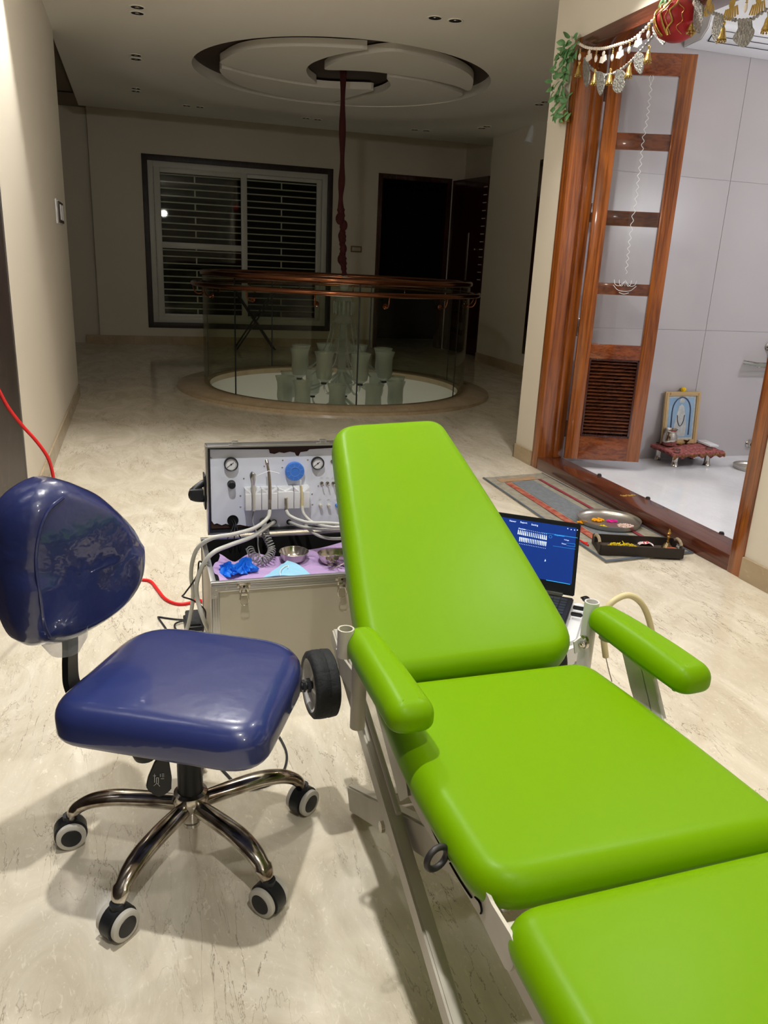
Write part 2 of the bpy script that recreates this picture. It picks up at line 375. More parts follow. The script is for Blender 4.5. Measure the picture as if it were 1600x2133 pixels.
box(b, (XL-.02, 11.0, ZC), (4.9, 11.03, 3.04)); box(b, (XL-.02, 7.5, ZC), (XL, 11.0, 3.04))
struct('ceiling', b, M_ceil, smooth=0)
b = BM(); box(b, (-4, -3.6, 3.22), (7.5, 14, 3.3)); struct('trim_1', b, M_ceilup, smooth=0)
b = BM(); box(b, (-4, 11.03, 3.04), (4.9, 12.2, 3.08)); box(b, (-4, 7.5, 3.04), (XL, 11.1, 3.08)); struct('trim_2', b, M_ceilup, smooth=0)
# left wall and its dark stone jamb
b = BM(); box(b, (XL-.2, 3.87, 0), (XL, 7.52, 3.2)); struct('wall_left', b, M_wall, smooth=0)
b = BM(); box(b, (XL-.4, -3.5, 0), (XL+.004, 3.865, 3.2)); struct('wall_left_stone', b, M_stone, smooth=0)
b = BM(); box(b, (XL-.01, 3.862, 0), (XL+.008, 3.872, 2.9)); struct('trim_3', b, M_alu, smooth=0)
b = BM(); box(b, (XL, 3.875, 0), (XL+.012, 7.52, .105), .002); struct('baseboard_left', b, M_skirt, smooth=0)
# back wall with window and door openings
W0, W1, WZ0, WZ1 = .15, 2.81, .237, 2.53
D0, D1, DZ = 3.495, 4.656, 2.53
b = BM()
for lo, hi in (((-.512, YB, 0), (W0, YB+.2, 3.04)), ((W0, YB, 0), (W1, YB+.2, WZ0)), ((W0, YB, WZ1), (W1, YB+.2, 3.04)), ((W1, YB, 0), (D0, YB+.2, 3.04)), ((D0, YB, DZ), (D1, YB+.2, 3.04)), ((D1, YB, 0), (5.0, YB+.2, 3.04))):
    box(b, lo, hi)
struct('wall_back', b, M_wall, smooth=0)
b = BM(); box(b, (-4, YB+.12, 0), (-.512, YB+.3, 3.04)); struct('wall_back_left', b, M_wall, smooth=0)
b = BM(); box(b, (-.7, YB-.012, 0), (W1+.67, YB, .12), .002); struct('baseboard_back', b, M_skirt, smooth=0)
b = BM(); box(b, (4.59, 4.86, 0), (4.8, 10.41, 3.04)); box(b, (4.86, 10.41, 0), (5.0, YB, 3.04)); struct('wall_right_far', b, M_wall, smooth=0)
b = BM(); box(b, (4.578, 4.86, 0), (4.59, 10.41, .12), .002); struct('baseboard_right_far', b, M_skirt, smooth=0)
# dark panelled opening on the far right wall
b = BM(); box(b, (4.56, 7.2, .27), (4.60, 8.95, 2.49), .004); struct('door_3', b, M_darkwood)
# near right wall with shrine doorway
b = BM()
box(b, (XR, -3.5, 0), (XR+.165, 2.60, 3.2)); box(b, (XR, 4.60, 0), (XR+.165, 4.86, 3.2)); box(b, (XR, 2.60, 2.535), (XR+.165, 4.60, 3.2))
box(b, (XR+.165, 4.66, 0), (5.2, 4.86, 3.2))
struct('wall_right', b, M_wall, smooth=0)
b = BM(); box(b, (XR-.012, -3.5, 0), (XR, 2.598, .10), .002); struct('baseboard_right', b, M_skirt, smooth=0)
b = BM(); box(b, (XR-.012, 4.602, 0), (XR, 4.87, .10), .002); box(b, (XR-.012, 4.86, 0), (XR+.3, 4.872, .10)); struct('baseboard_right_pier', b, M_skirt, smooth=0)
b = BM(); box(b, (-4, -3.7, 0), (7.5, -3.5, 3.2)); struct('wall_front', b, M_wall, smooth=0)
b = BM(); box(b, (-4.1, 7.5, 0), (-4, 12.3, 3.2)); box(b, (-4, 7.4, 0), (XL-.2, 7.52, 3.2)); struct('wall_far_left', b, M_wall, smooth=0)
# shrine room shell
b = BM(); box(b, (2.666, 1.5, .0), (5.2, 4.66, .025)); struct('floor_shrine', b, M_mfloor, smooth=0)
MW = 4.60
b = BM()
zs = [0.02, .918, 1.867, 2.82, 3.2]; xs = [2.666, 3.72, 4.9, 5.2]
for i in range(4):
    for j in range(3): box(b, (xs[j]+.0015, MW, zs[i]+.0015), (xs[j+1]-.0015, MW+.06, zs[i+1]-.0015), .001)
box(b, (2.666, MW+.004, .02), (5.2, MW+.058, 3.2))
struct('wall_shrine_back', b, M_mwall, smooth=0)
b = BM(); box(b, (5.1, 1.5, 0), (5.2, 4.66, 3.2)); box(b, (2.666, 1.4, 0), (5.2, 1.5, 3.2)); struct('wall_shrine_side', b, M_mwall, smooth=0)
b = BM(); box(b, (2.666, 1.4, 3.15), (5.2, 4.7, 3.2)); struct('ceiling_shrine', b, M_ceil, smooth=0)
# shrine door frame (structure) -------------------------------------------------
fr = bpy.data.objects.new('door_1', None); C.objects.link(fr); fr['kind'] = 'structure'; ROOT[fr] = Matrix.Identity(4)
JW = .078
b = BM(); box(b, (XR-.008, 4.60-JW, .0), (XR+.165, 4.602, 2.535), .003); obj('jamb', b, M_teak, fr)
b = BM(); box(b, (XR-.008, 2.598, .0), (XR+.165, 2.60+JW, 2.535), .003); obj('jamb', b, M_teak, fr)
b = BM(); box(b, (XR-.006, 2.60+JW, 2.535-JW), (XR+.164, 4.60-JW, 2.534), .003); obj('lintel', b, M_teaky, fr)
b = BM(); box(b, (XR-.006, 2.60+JW, .0), (XR+.164, 4.60-JW, .078), .004); 
sl = obj('sill', b, M_teaky, fr)
# rebate strip in the left jamb
b = BM(); box(b, (XR+.10, 4.60-JW-.018, .078), (XR+.165, 4.60-JW, 2.457), .002); obj('door_stop', b, M_teak, fr)
for yy in (4.05, 3.55, 2.95):
    b = BM(); lathe(b, [(0, .018), (.010, .016), (.014, .008), (.014, 0)], (XR+.172, yy, .068), 14); obj('stopper', b, M_black, fr)
b = BM()
for k in range(5): tube(b, [(XR+.04+.018*k, 3.62-.012*(k % 2), .0795), (XR+.05+.018*k, 3.60, .0805), (XR+.055+.018*k, 3.615, .0795)], .0025, 6, 4)
obj('rice_marks', b, M_gold, fr)
# shrine door leaf --------------------------------------------------------------
P0 = V((2.640, 4.43, .09)); P1 = V((3.096, 4.268, .09)); U = (P1-P0); LW = U.length; U.normalize(); Nn = V((U.y, -U.x, 0))  # Nn faces camera
lf = thing('door_leaf', 'narrow teak door leaf with four glass panes and louvred bottom, folded open inside shrine', 'door', P0)
LT = .034; LH = 2.37
def leafbox(bm, u0, u1, z0, z1, n0=0, n1=LT, bev=.002):
    M = Matrix((U, -Nn, V((0, 0, 1)))).transposed().to_4x4(); M.translation = P0
    box(bm, (u0, n0, z0), (u1, n1, z1), bev, M)
sw, sr = .085, .105
b = BM(); leafbox(b, 0, sw, 0, LH); leafbox(b, LW-sw, LW, 0, LH); obj('stile', b, M_teak, lf)
zr = [(0, .17), (.66, .75), (1.05, 1.115), (1.47, 1.545), (1.88, 1.965), (LH-.115, LH)]
b = BM()
b.free()
for z0, z1 in ((0, .155), (.655, .745), (LH-.115, LH)):
    b = BM(); leafbox(b, sw, LW-sw, z0, z1); obj('rail', b, M_teakx, lf)
for z0, z1 in ((1.045, 1.115), (1.445, 1.53), (1.865, 1.955)):
    b = BM(); leafbox(b, sw, LW-sw, z0, z1, .010, LT-.004); obj('glazing_bar', b, M_teakx, lf)
b = BM(); leafbox(b, sw, LW-sw, .745, LH-.115, .006, .010, 0); gl = obj('glass_pane', b, M_doorglass, lf, smooth=0)
b = BM()
for k in range(21):
    z = .18+k*.0222
    M = Matrix((U, -Nn, V((0, 0, 1)))).transposed().to_4x4() ; M.translation = P0
    q = [(sw+.012, .004, z), (sw+.012, .028, z+.014), (sw+.012, .028, z+.020), (sw+.012, .004, z+.006)]
    prism(b, [M@V(p) for p in q], U*(LW-2*sw-.024))
obj('louvre', b, M_louv, lf)
b = BM(); leafbox(b, sw, sw+.012, .155, .655, -.004, LT-.003); leafbox(b, LW-sw-.012, LW-sw, .155, .655, -.004, LT-.003); leafbox(b, sw, LW-sw, .155, .167, -.004, LT-.003); leafbox(b, sw, LW-sw, .643, .655, -.004, LT-.003)
leafbox(b, sw, LW-sw, .16, .65, .030, .033); obj('louvre_frame', b, M_darkwood, lf)
# etched chain and lamp on glass
def lp(u, z, n=-.004): return P0+U*u+V((0, 0, z))+Nn*.0+(-Nn)*(.004)
def leafpt(px, py):
    d = ray(px, py); o = V((0, 0, HC)); p = P0+(-Nn)*.004; t = (p-o).dot(Nn)/d.dot(Nn); return o+d*t
b = BM()
ch = [(1357, 175), (1352, 215), (1348, 250), (1340, 290), (1336, 330), (1330, 370), (1326, 410), (1318, 455), (1312, 500), (1308, 535), (1304, 570)]
cc = crom([leafpt(*p) for p in ch], 5)
for i in range(len(cc)-1):
    a, c2 = cc[i], cc[i+1]; d = (c2-a); s = U*(.007 if i % 2 else -.007)
    tube(b, [a, (a+c2)/2+s, c2], .0018, 5, 4)
obj('etched_chain', b, M_etched, gl); b = BM()
dm = leafpt(1357, 163)
tube(b, [dm+V((0, 0, .03)), dm+U*.013, dm-V((0, 0, .03)), dm-U*.013], .002, 5, 1, closed=True, smooth=False)
obj('etched_diamond', b, M_etched, gl); b = BM()
lm = leafpt(1303, 585)
for du, r in ((-.055, .05), (-.03, .06), (0, .03), (.03, .06), (.055, .05)):
    tube(b, [lm, lm+U*du*.6-V((0, 0, .03)), lm+U*du*1.1-V((0, 0, .022)), lm+U*du*1.25+V((0, 0, .004))], .0018, 5, 4)
tube(b, [lm+U*-.07-V((0, 0, .028)), lm+U*-.04-V((0, 0, .055)), lm-V((0, 0, .062)), lm+U*.04-V((0, 0, .055)), lm+U*.07-V((0, 0, .028))], .0018, 5, 5)
tube(b, [lm+U*-.03-V((0, 0, .070)), lm-V((0, 0, .078)), lm+U*.03-V((0, 0, .070))], .0018, 5, 5)
obj('etched_lamp', b, M_etched, gl)
# hinges
for (px, py) in ((1236, 443), (1207, 682), (1183, 893), (1268, 190)):
    p = ony(px, py, 4.50); b = BM()
    box(b, (p.x-.022, 4.508, p.z-.055), (p.x+.004, 4.522, p.z+.055), .002)
    cyl(b, (p.x+.010, 4.502, p.z-.055), (p.x+.010, 4.502, p.z+.055), .007, seg=10)
    for k in (-.028, 0, .028): cyl(b, (p.x+.010, 4.502, p.z+k-.001), (p.x+.010, 4.502, p.z+k+.001), .0082, seg=10)
    obj('hinge', b, M_steel, lf)

# ------------------------------------------------------------------ window (structure)
wn = bpy.data.objects.new('window_1', None); C.objects.link(wn); wn['kind'] = 'structure'; ROOT[wn] = Matrix.Identity(4)
def rectframe(bm, x0, x1, z0, z1, t, y0, y1, bev=.004):
    box(bm, (x0, y0, z0), (x0+t, y1, z1), bev); box(bm, (x1-t, y0, z0), (x1, y1, z1), bev); box(bm, (x0+t, y0, z0), (x1-t, y1, z0+t), bev); box(bm, (x0+t, y0, z1-t), (x1-t, y1, z1), bev)
b = BM(); rectframe(b, W0, W1, WZ0, WZ1, .075, YB-.012, YB+.2, .003); obj('stone_surround', b, M_stone, wn)
b = BM(); rectframe(b, .222, 2.735, .312, 2.455, .075, YB+.02, YB+.14); obj('outer_frame', b, M_upvc, wn)
b = BM(); rectframe(b, .30, 1.57, .35, 2.40, .085, YB+.025, YB+.07); box(b, (.385, YB+.027, 1.335), (1.485, YB+.068, 1.415), .004); obj('sliding_sash', b, M_upvc, wn)
b = BM(); rectframe(b, 1.50, 2.66, .35, 2.40, .07, YB+.08, YB+.12); obj('sliding_sash', b, M_upvc, wn)
b = BM(); box(b, (.385, YB+.045, .43), (1.485, YB+.05, 2.33)); obj('glass_pane', b, M_thinglass, wn, smooth=0)
b = BM(); box(b, (1.56, YB+.096, .41), (2.60, YB+.10, 2.33)); obj('glass_pane', b, M_thinglass, wn, smooth=0)
b = BM()
z = .40; k = 0
while z < 2.38:
    box(b, (.30, YB+.17, z), (2.66, YB+.185, z+.016)); 
    if k % 2 == 0:
        for xx in (.85, 2.08): box(b, (xx, YB+.172, z+.016), (xx+.018, YB+.183, z+.095))
    z += .0955 if k % 2 == 0 else .085; k += 1
obj('security_grille', b, M_upvc, wn, smooth=0)
b = BM(); box(b, (-.5, YB+1.6, 0), (5.6, YB+1.7, 3.2)); box(b, (-.5, YB+.2, 3.0), (5.6, YB+1.7, 3.1)); struct('wall_beyond_window', b, M_blk_hole, smooth=0)
# back door
dr = bpy.data.objects.new('door_2', None); C.objects.link(dr); dr['kind'] = 'structure'; ROOT[dr] = Matrix.Identity(4)
b = BM(); box(b, (D0, YB-.01, 0), (D0+.07, YB+.2, DZ), .003); box(b, (D1-.07, YB-.01, 0), (D1, YB+.2, DZ), .003); box(b, (D0+.07, YB-.01, DZ-.07), (D1-.07, YB+.2, DZ), .003); obj('door_frame', b, M_darkwood, dr)
A = V((4.66, 11.93, 0)); B = V((4.80, 10.93, 0)); dU = (B-A).normalized(); dN = V((-dU.y, dU.x, 0))
bl = thing('open_door', 'dark brown wooden door standing open against the far right corner', 'door', A)
b = BM(); prism(b, [A+V((0, 0, .01)), B+V((0, 0, .01)), B+V((0, 0, 2.5)), A+V((0, 0, 2.5))], dN*.04, bev=.003); obj('door_panel', b, M_darkwood, bl)
b = BM()
p = A+(B-A)*.80-dN*.02; ball(b, p+V((0, 0, 1.52)), .016, 10); cyl(b, p+V((0, 0, 1.52)), p+dN*.02+V((0, 0, 1.52)), .008); obj('door_knob', b, M_steel, bl)
b = BM(); q = A+(B-A)*.55-dN*.008; box(b, (q.x-.006, q.y-.006, .2), (q.x+.006, q.y+.006, 1.75)); obj('pull_handle', b, M_steel, bl)
b = BM()
for k in range(13):
    q0 = A+(B-A)*.90-dN*.004+V((0, 0, 2.36-k*.105)); q1 = A+(B-A)*.985-dN*.004+V((0, 0, 2.36-k*.105)); bar(b, q0, q1, .006, .012, side=dN, bev=0)
obj('slot_trim', b, M_grey, bl)
# wall plate + switch plate
p = ony(742, 519, YB); pl = thing('wall_plate', 'small framed switch plate on the back wall between window and door', 'switch plate', (p.x, YB, p.z))
b = BM(); box(b, (p.x-.085, YB-.012, p.z-.045), (p.x+.085, YB-.0005, p.z+.045), .003); obj('plate_surround', b, mat('bronze_plate', (120, 96, 50), .4), pl)
b = BM(); box(b, (p.x-.066, YB-.016, p.z-.026), (p.x+.066, YB-.011, p.z+.026), .002); obj('plate_face', b, M_cream, pl)
sp_ = thing('light_switch', 'white switch plate with brown rim at the far end of the left wall', 'switch', (XL, 6.9, 1.5))
b = BM(); box(b, (XL+.0003, 6.55, 1.43), (XL+.008, 7.02, 1.60), .002); obj('back_plate', b, M_white, sp_)
b = BM(); box(b, (XL+.0082, 6.66, 1.44), (XL+.02, 7.0, 1.59), .003); obj('rim', b, mat('brown_rim', (60, 42, 32), .4), sp_)
for k in range(2):
    b = BM(); box(b, (XL+.017, 6.70+.15*k, 1.46), (XL+.025, 6.82+.15*k, 1.57), .003); obj('rocker', b, M_white, sp_)

# ------------------------------------------------------------------ ceiling swirl recess
b = BM(); loft(b, [circ(RC, 1.38, ZC), circ(RC, 1.38, 3.0)], False, False); struct('trim_4', b, M_ceil)
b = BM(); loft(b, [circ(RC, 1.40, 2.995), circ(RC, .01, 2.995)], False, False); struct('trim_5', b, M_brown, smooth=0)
def Zp(pts, z, k=2.4242, ox=400, oy=60): return [onz(ox+x/k, oy+y/k, z) for x, y in pts]
swA = [(150, 178), (168, 150), (230, 118), (310, 100), (400, 92), (520, 88), (640, 90), (760, 96), (884, 104), (800, 118), (720, 134), (650, 155), (600, 178), (578, 205), (590, 240), (628, 274), (560, 268), (440, 250), (300, 222)]
swB = [(672, 206), (700, 180), (760, 156), (860, 132), (1010, 114), (1130, 134), (1260, 166), (1350, 200), (1410, 240), (1420, 275), (1398, 313), (1330, 288), (1200, 258), (1080, 238), (985, 226), (900, 216), (780, 210)]
swC = [(150, 200), (300, 238), (440, 264), (560, 284), (700, 300), (905, 308), (880, 322), (800, 345), (720, 368), (640, 362), (500, 350), (350, 318), (230, 282), (160, 240)]
swD = [(985, 245), (1080, 254), (1200, 276), (1355, 322), (1350, 345), (1270, 372), (1190, 390), (1060, 398), (900, 392), (720, 376), (860, 346), (960, 318), (1003, 285)]
for nm, pts, z in (('trim_6', swA, 2.922), ('trim_7', swB, 2.918), ('trim_8', swC, 2.908), ('trim_9', swD, 2.908)):
    P = Zp(pts, z); b = BM(); prism(b, crom(P, 4, True), (0, 0, .065)); struct(nm, b, M_ceil, smooth=30)
# unlit downlights --------------------------------------------------------------
dls = [((286, 15), (286, 27), 'nearest of the three downlight pairs in the left ceiling row'),
       ((283, 115), (283, 123), 'middle one of the three downlight pairs in the left ceiling row'),
       ((283, 184), (283, 190), 'farthest of the three downlight pairs in the left ceiling row'),
       ((905, 37), (950, 43), 'downlight pair above and right of the ceiling swirl, nearest the camera'),
       ((388, 220), (417, 223), 'downlight pair in the back ceiling row above the window left end'),
       ((637, 246), (662, 249), 'downlight pair in the back ceiling row beside the hanging rope'),
       ((863, 270), (889, 272), 'downlight pair in the back ceiling row above the dark doorway'),
       ((1003, 267), (1015, 263), 'farther of the two downlight pairs in the right ceiling row'),
       ((1125, 217), (1135, 213), 'nearer of the two downlight pairs in the right ceiling row')]
for a, c2, lab in dls:
    pa, pb = onz(*a, ZC), onz(*c2, ZC); md = (pa+pb)/2; dd = (pb-pa).normalized()
    t = thing('downlight_pair', lab, 'downlight', (md.x, md.y, ZC), 0, 'unlit twin ceiling downlights')
    for s in (-1, 1):
        q = md+dd*.075*s; b = BM()
        lathe(b, [(.056, 0), (.056, -.004), (.046, -.004), (.046, .0)], (q.x, q.y, ZC-.0003), 24); r_ = obj('rim', b, M_ceil, t)
        b = BM(); lathe(b, [(.0001, -.0022), (.045, -.0022)], (q.x, q.y, ZC), 20); obj('dark_recess', b, M_blk_hole, r_)
        b = BM(); lathe(b, [(.0, -.006), (.016, -.005), (.018, -.0023)], (q.x, q.y, ZC), 14); obj('bulb', b, M_steel, r_)
# far right ceiling spotlight / cone on wall
p = ony(1106, 275, 9.3)
t = thing('wall_spotlight', 'small unlit wall spotlight high on the far right wall', 'spotlight', (p.x, p.y, p.z))
b = BM(); cyl(b, p+V((-.02, 0, -.12)), p+V((.03, 0, .06)), .055, .04, 16); obj('lamp_head', b, M_white, t)
b = BM(); cyl(b, p+V((.03, 0, .06)), p+V((.22, 0, .10)), .018); box(b, (p.x+.03, p.y-.04, p.z-.06), (p.x+.07, p.y+.04, p.z+.05)); obj('bracket', b, M_black, t)

# ================================================================== ATRIUM RING
t = thing('round_balustrade', 'round glass balustrade with two copper handrails around the floor opening', 'railing', (RC.x, RC.y, 0))
b = BM(); lathe(b, [(1.28, -.02), (1.28, .035), (1.30, .045), (1.40, .045), (1.41, .04), (1.52, .04), (1.53, .032), (1.60, .026), (1.605, 0.0005), (1.28, .0005)], RC, 128); obj('marble_kerb', b, M_skirt, t)
NP = 7
for i in range(NP):
    a0 = math.radians(-146.8+i*360/NP)+.004; a1 = math.radians(-146.8+(i+1)*360/NP)-.004; b = BM()
    r0, r1 = 1.325, 1.337; n = 24
    secs = []
    for k in range(n+1):
        a = a0+(a1-a0)*k/n; c_, s_ = math.cos(a), math.sin(a)
        secs.append([V((RC.x+r*c_, RC.y+r*s_, z)) for r, z in ((r0, .046), (r1, .046), (r1, 1.085), (r0, 1.085))])
    loft(b, secs); gp = obj('glass_panel', b, M_thinglass, t)
    b = BM(); e = a0; box(b, (-.003, -.0065, .047), (.003, .0065, 1.08), 0, Matrix.Translation((RC.x+1.331*math.cos(e-.004), RC.y+1.331*math.sin(e-.004), 0)) @ Matrix.Rotation(e, 4, 'Z')); obj('joint_seal', b, M_black, gp, smooth=0)
b = BM(); tube(b, [V((RC.x+1.331*math.cos(a), RC.y+1.331*math.sin(a), 1.10)) for a in [2*PI*i/64 for i in range(64)]], .027, 16, 1, closed=True, smooth=False); obj('top_rail', b, M_copper, t)
b = BM(); tube(b, [V((RC.x+1.425*math.cos(a), RC.y+1.425*math.sin(a), 1.00)) for a in [2*PI*i/64 for i in range(64)]], .022, 16, 1, closed=True, smooth=False); hr = obj('handrail', b, M_copper, t)
for k in range(14):
    a = math.radians(-137+k*360/14); e = V((math.cos(a), math.sin(a), 0)); b = BM()
    q = V((RC.x, RC.y, 0))
    tube(b, [q+e*1.425+V((0, 0, .98)), q+e*1.42+V((0, 0, .94)), q+e*1.40+V((0, 0, .905)), q+e*1.37+V((0, 0, .895)), q+e*1.338+V((0, 0, .905))], .007, 8, 4)
    lathe(b, [(.0, .008), (.02, .007), (.024, 0)], q+e*1.337+V((0, 0, .905)), 14, axis=e); obj('rail_bracket', b, M_copper, t)
b = BM(); loft(b, [circ(RC, 1.285, .02, 160), circ(RC, 1.285, -.55, 160), circ(RC, 1.285, -1.8, 160)], False, False)
struct('wall_atrium_shaft', b, mat('shaft_white', (225, 222, 214), .6))
b = BM(); loft(b, [circ(RC, 3., -2.9, 48), circ(RC, .01, -2.9, 48)], False, False); struct('floor_lower', b, M_floor, smooth=0)
# chandelier --------------------------------------------------------------------
cx, cy = 2.02, 8.0
t = thing('chandelier', 'large glass chandelier with frosted bell shades hanging low inside the balustrade', 'chandelier', (cx, cy, 1.1))
b = BM(); lathe(b, [(.008, 1.15), (.03, 1.12), (.05, 1.0), (.03, .95), (.09, .90), (.10, .885), (.03, .86), (.02, .80), (.05, .74), (.11, .68), (.10, .66), (.03, .64), (.03, .55), (.06, .50), (.12, .42), (.13, .38), (.05, .34), (.04, .2), (.07, .12), (.12, .05), (.05, .0), (.04, -.15), (.10, -.22), (.05, -.32), (.01, -.36)], (cx, cy, 0), 20); obj('stem', b, M_cryst, t)
def shade(bm, c, s=1):
    lathe(bm, [(.012*s, -.012), (.03*s, -.01), (.07*s, .02*s), (.082*s, .08*s), (.078*s, .16*s), (.08*s, .22*s), (.10*s, .285*s), (.098*s, .285*s), (.077*s, .22*s), (.075*s, .15*s), (.079*s, .08*s), (.066*s, .024*s), (.028*s, -.004)], c, 20)
for tier, (n, R_, zb, off, zh) in enumerate(((8, .47, .12, .2, .10), (10, .60, -.17, 0, -.16))):
    for k in range(n):
        a = 2*PI*(k+off)/n; q = V((cx+R_*math.cos(a), cy+R_*math.sin(a), zb)); b = BM(); shade(b, q); o = obj('lamp_shade', b, M_shade, t)
        b = BM(); e = V((math.cos(a), math.sin(a), 0)); o0 = V((cx, cy, 0))
        tube(b, [o0+e*.04+V((0, 0, zh+.05)), o0+e*.2+V((0, 0, zh-.06)), o0+e*(R_-.12)+V((0, 0, zh-.12)), o0+e*(R_-.02)+V((0, 0, zb-.08)), q+V((0, 0, -.02))], .011, 8, 5); obj('arm', b, M_cryst, t)
        b = BM(); lathe(b, [(.012, -.035), (.03, -.03), (.028, -.012), (.018, -.010)], q, 12); obj('candle_cup', b, M_black, o)
for k in range(14):
    a = 2*PI*k/14; b = BM(); R_ = .10; z0 = .88
    q = V((cx+R_*math.cos(a), cy+R_*math.sin(a), z0)); tube(b, [q, q-V((0, 0, .03)), q-V((0, 0, .12)), q-V((0, 0, .14))], lambda tt: .004+.008*math.sin(PI*min(1, tt*1.05))**2, 6, 4); obj('crystal_drop', b, M_cryst, t)
for k in range(12):
    a = 2*PI*k/12; e = V((math.cos(a), math.sin(a), 0)); o0 = V((cx, cy, 0)); b = BM()
    tube(b, [o0+e*.12+V((0, 0, .66)), o0+e*.17+V((0, 0, .45)), o0+e*.28+V((0, 0, .25)), o0+e*.42+V((0, 0, .16))], .007, 6, 6); obj('bead_chain', b, M_cryst, t)
# hanging rope
b = BM(); tp = ony(733, 158, 7.95); 
pts = [V((1.95, 8.0, 3.11)), V((1.955, 8.0, 2.6)), V((1.965, 8.0, 2.1)), V((1.96, 8.0, 1.8)), V((1.985, 8.0, 1.55)), V((1.99, 8.0, 1.35)), V((2.02, 8.0, 1.12))]
tube(b, pts, lambda tt: .028+.006*math.sin(tt*37)+.008*(math.sin(tt*91)**4 if tt > .5 else 0), 12, 14)
ball(b, (1.955, 7.99, 1.66), .045, 10, sc=(1, 1, 1.3))
for k, zz in enumerate((1.6, 1.5, 1.38, 1.28)): ball(b, (1.985+.012*(-1)**k, 7.985, zz), .034, 10, sc=(1, 1, 1.5))
tag(obj('chandelier_rope', b, M_rope), 'maroon cloth-wrapped rope hanging from the ceiling swirl to the chandelier', 'rope')
# folding stand at back ---------------------------------------------------------
t = thing('folding_stand', 'thin dark folding stand with crossed legs seen through balustrade glass', 'stand', (1.62, 11.4, 0))
for k, (yy) in enumerate((11.35, 11.60)):
    for s in (-1, 1):
        b = BM(); tube(b, [(1.60-.27*s, yy, .012), (1.60+.27*s, yy, .80)], .012, 8, 1); obj('leg', b, M_blackm, t)
for k, zz in enumerate((.02, .79)):
    for s in (-1, 1):
        b = BM(); tube(b, [(1.60+.27*s, 11.33, zz), (1.60+.27*s, 11.62, zz)], .012, 8, 1); obj('crossbar', b, M_blackm, t)

exec_part2 = True
# ================================================================== STOOL
HX, HY = .063, 1.487
st = thing('doctor_stool', 'navy blue plastic-wrapped swivel stool with backrest on chrome five-star base', 'stool', (HX, HY, 0))
fwv = V((.89, -.455, 0)).normalized(); sdv = V((-fwv.y, fwv.x, 0))  # forward and far-side directions of the seat
so = V((.068, 1.462, .443))
ol = roundpoly([(-.216, -.190), (.217, -.196), (.208, .200), (-.204, .200)], [.08, .085, .13, .13])
b = BM(); cushion(b, ol, so, fwv, sdv, (0, 0, 1), .085, .040, dome=.010, und=.5)
seat = obj('seat', b, M_blue, st, smooth=60)
# backrest
pb = V((HX, 1.47, 0))-V((.89, -.455, 0))*.22; bn = V((math.cos(math.radians(-50)), math.sin(math.radians(-50)), 0)); bt = V((bn.y, -bn.x, 0))
oln = [(.025, .827), (.085, .815), (.125, .775), (.142, .70), (.145, .62), (.138, .555), (.118, .510), (.085, .493), (.045, .478), (.0, .478), (-.064, .500), (-.125, .532), (-.168, .57), (-.182, .62), (-.165, .672), (-.094, .754), (-.05, .79)]
olc = [V((p.x, p.y)) for p in crom([(u, z, 0) for u, z in oln], 4, True)]
cen = sum(olc, V((0, 0)))/len(olc)
def bw(x, y): return -.55*(x-cen.x)**2 + .012*math.sin(x*23+y*8)*(1 if y < .64 else .3)
b = BM(); cushion(b, olc, pb, bt, (0, 0, 1), bn, .085, .034, dome=.028, warp=bw, und=.6)
bk = obj('backrest', b, M_blue2, st, smooth=60)
ux0, ux1, uz0, uz1 = min(p.x for p in olc), max(p.x for p in olc), min(p.y for p in olc), max(p.y for p in olc)
def sz(x, y): return .0005+.028*(1-min(1, abs(2*(x-ux0)/(ux1-ux0)-1))**3)*(1-min(1, abs(2*(y-uz0)/(uz1-uz0)-1))**3)
sm = [(.035, .800), (.070, .782), (.092, .745), (.104, .69), (.106, .62), (.100, .56), (.086, .525)]
b = BM(); tube(b, [pb+bt*u+V((0, 0, z))+bn*(bw(u, z)+sz(u, z)) for u, z in sm], .0034, 6, 6); obj('seam', b, M_blue2, bk)
# loose clear wrap under the backrest
b = BM(); lathe(b, [(.001, -.04), (.03, -.036), (.045, -.01), (.05, .02)], pb+bn*-.03+V((0, 0, .495))+bt*.03, 16); obj('plastic_wrap', b, M_film, bk)
b = BM(); q0 = ony(146, 1330, 1.60)
bp = [q0+V((0, 0, .10)), q0, ony(146, 1385, 1.60), ony(150, 1425, 1.59), ony(170, 1462, 1.57), ony(205, 1490, 1.54), V((HX-.06, 1.50, .325)), V((HX+.03, HY, .322))]
P = crom(bp, 6)
rings = []
for i, p in enumerate(P):
    d = (P[min(i+1, len(P)-1)]-P[max(i-1, 0)]).normalized(); s = sdv*-1; s = (s-d*s.dot(d)).normalized(); n_ = d.cross(s)
    rings.append([p+s*.019*a+n_*.007*c2 for a, c2 in ((1, 1), (-1, 1), (-1, -1), (1, -1))])
loft(b, rings); obj('backrest_bar', b, M_blackm, st, smooth=30)
b = BM(); box(b, (HX-.09, HY-.07, .312), (HX+.09, HY+.07, .338), .006, Matrix.Translation((0, 0, 0))); obj('seat_plate', b, M_blackm, st)
b = BM(); cyl(b, (HX, HY, .12), (HX, HY, .32), .027, .0265, 28); cyl(b, (HX, HY, .06), (HX, HY, .12), .018, seg=20); obj('gas_column', b, M_black, st)
b = BM(); k0 = ony(302, 1568, 1.36); cyl(b, k0+V((0, 0, .0)), k0+V((.0, 0, .03)), .024, .026, 20); cyl(b, k0-V((0, 0, .010)), k0, .020, .024, 20); obj('tension_knob', b, M_black, st)
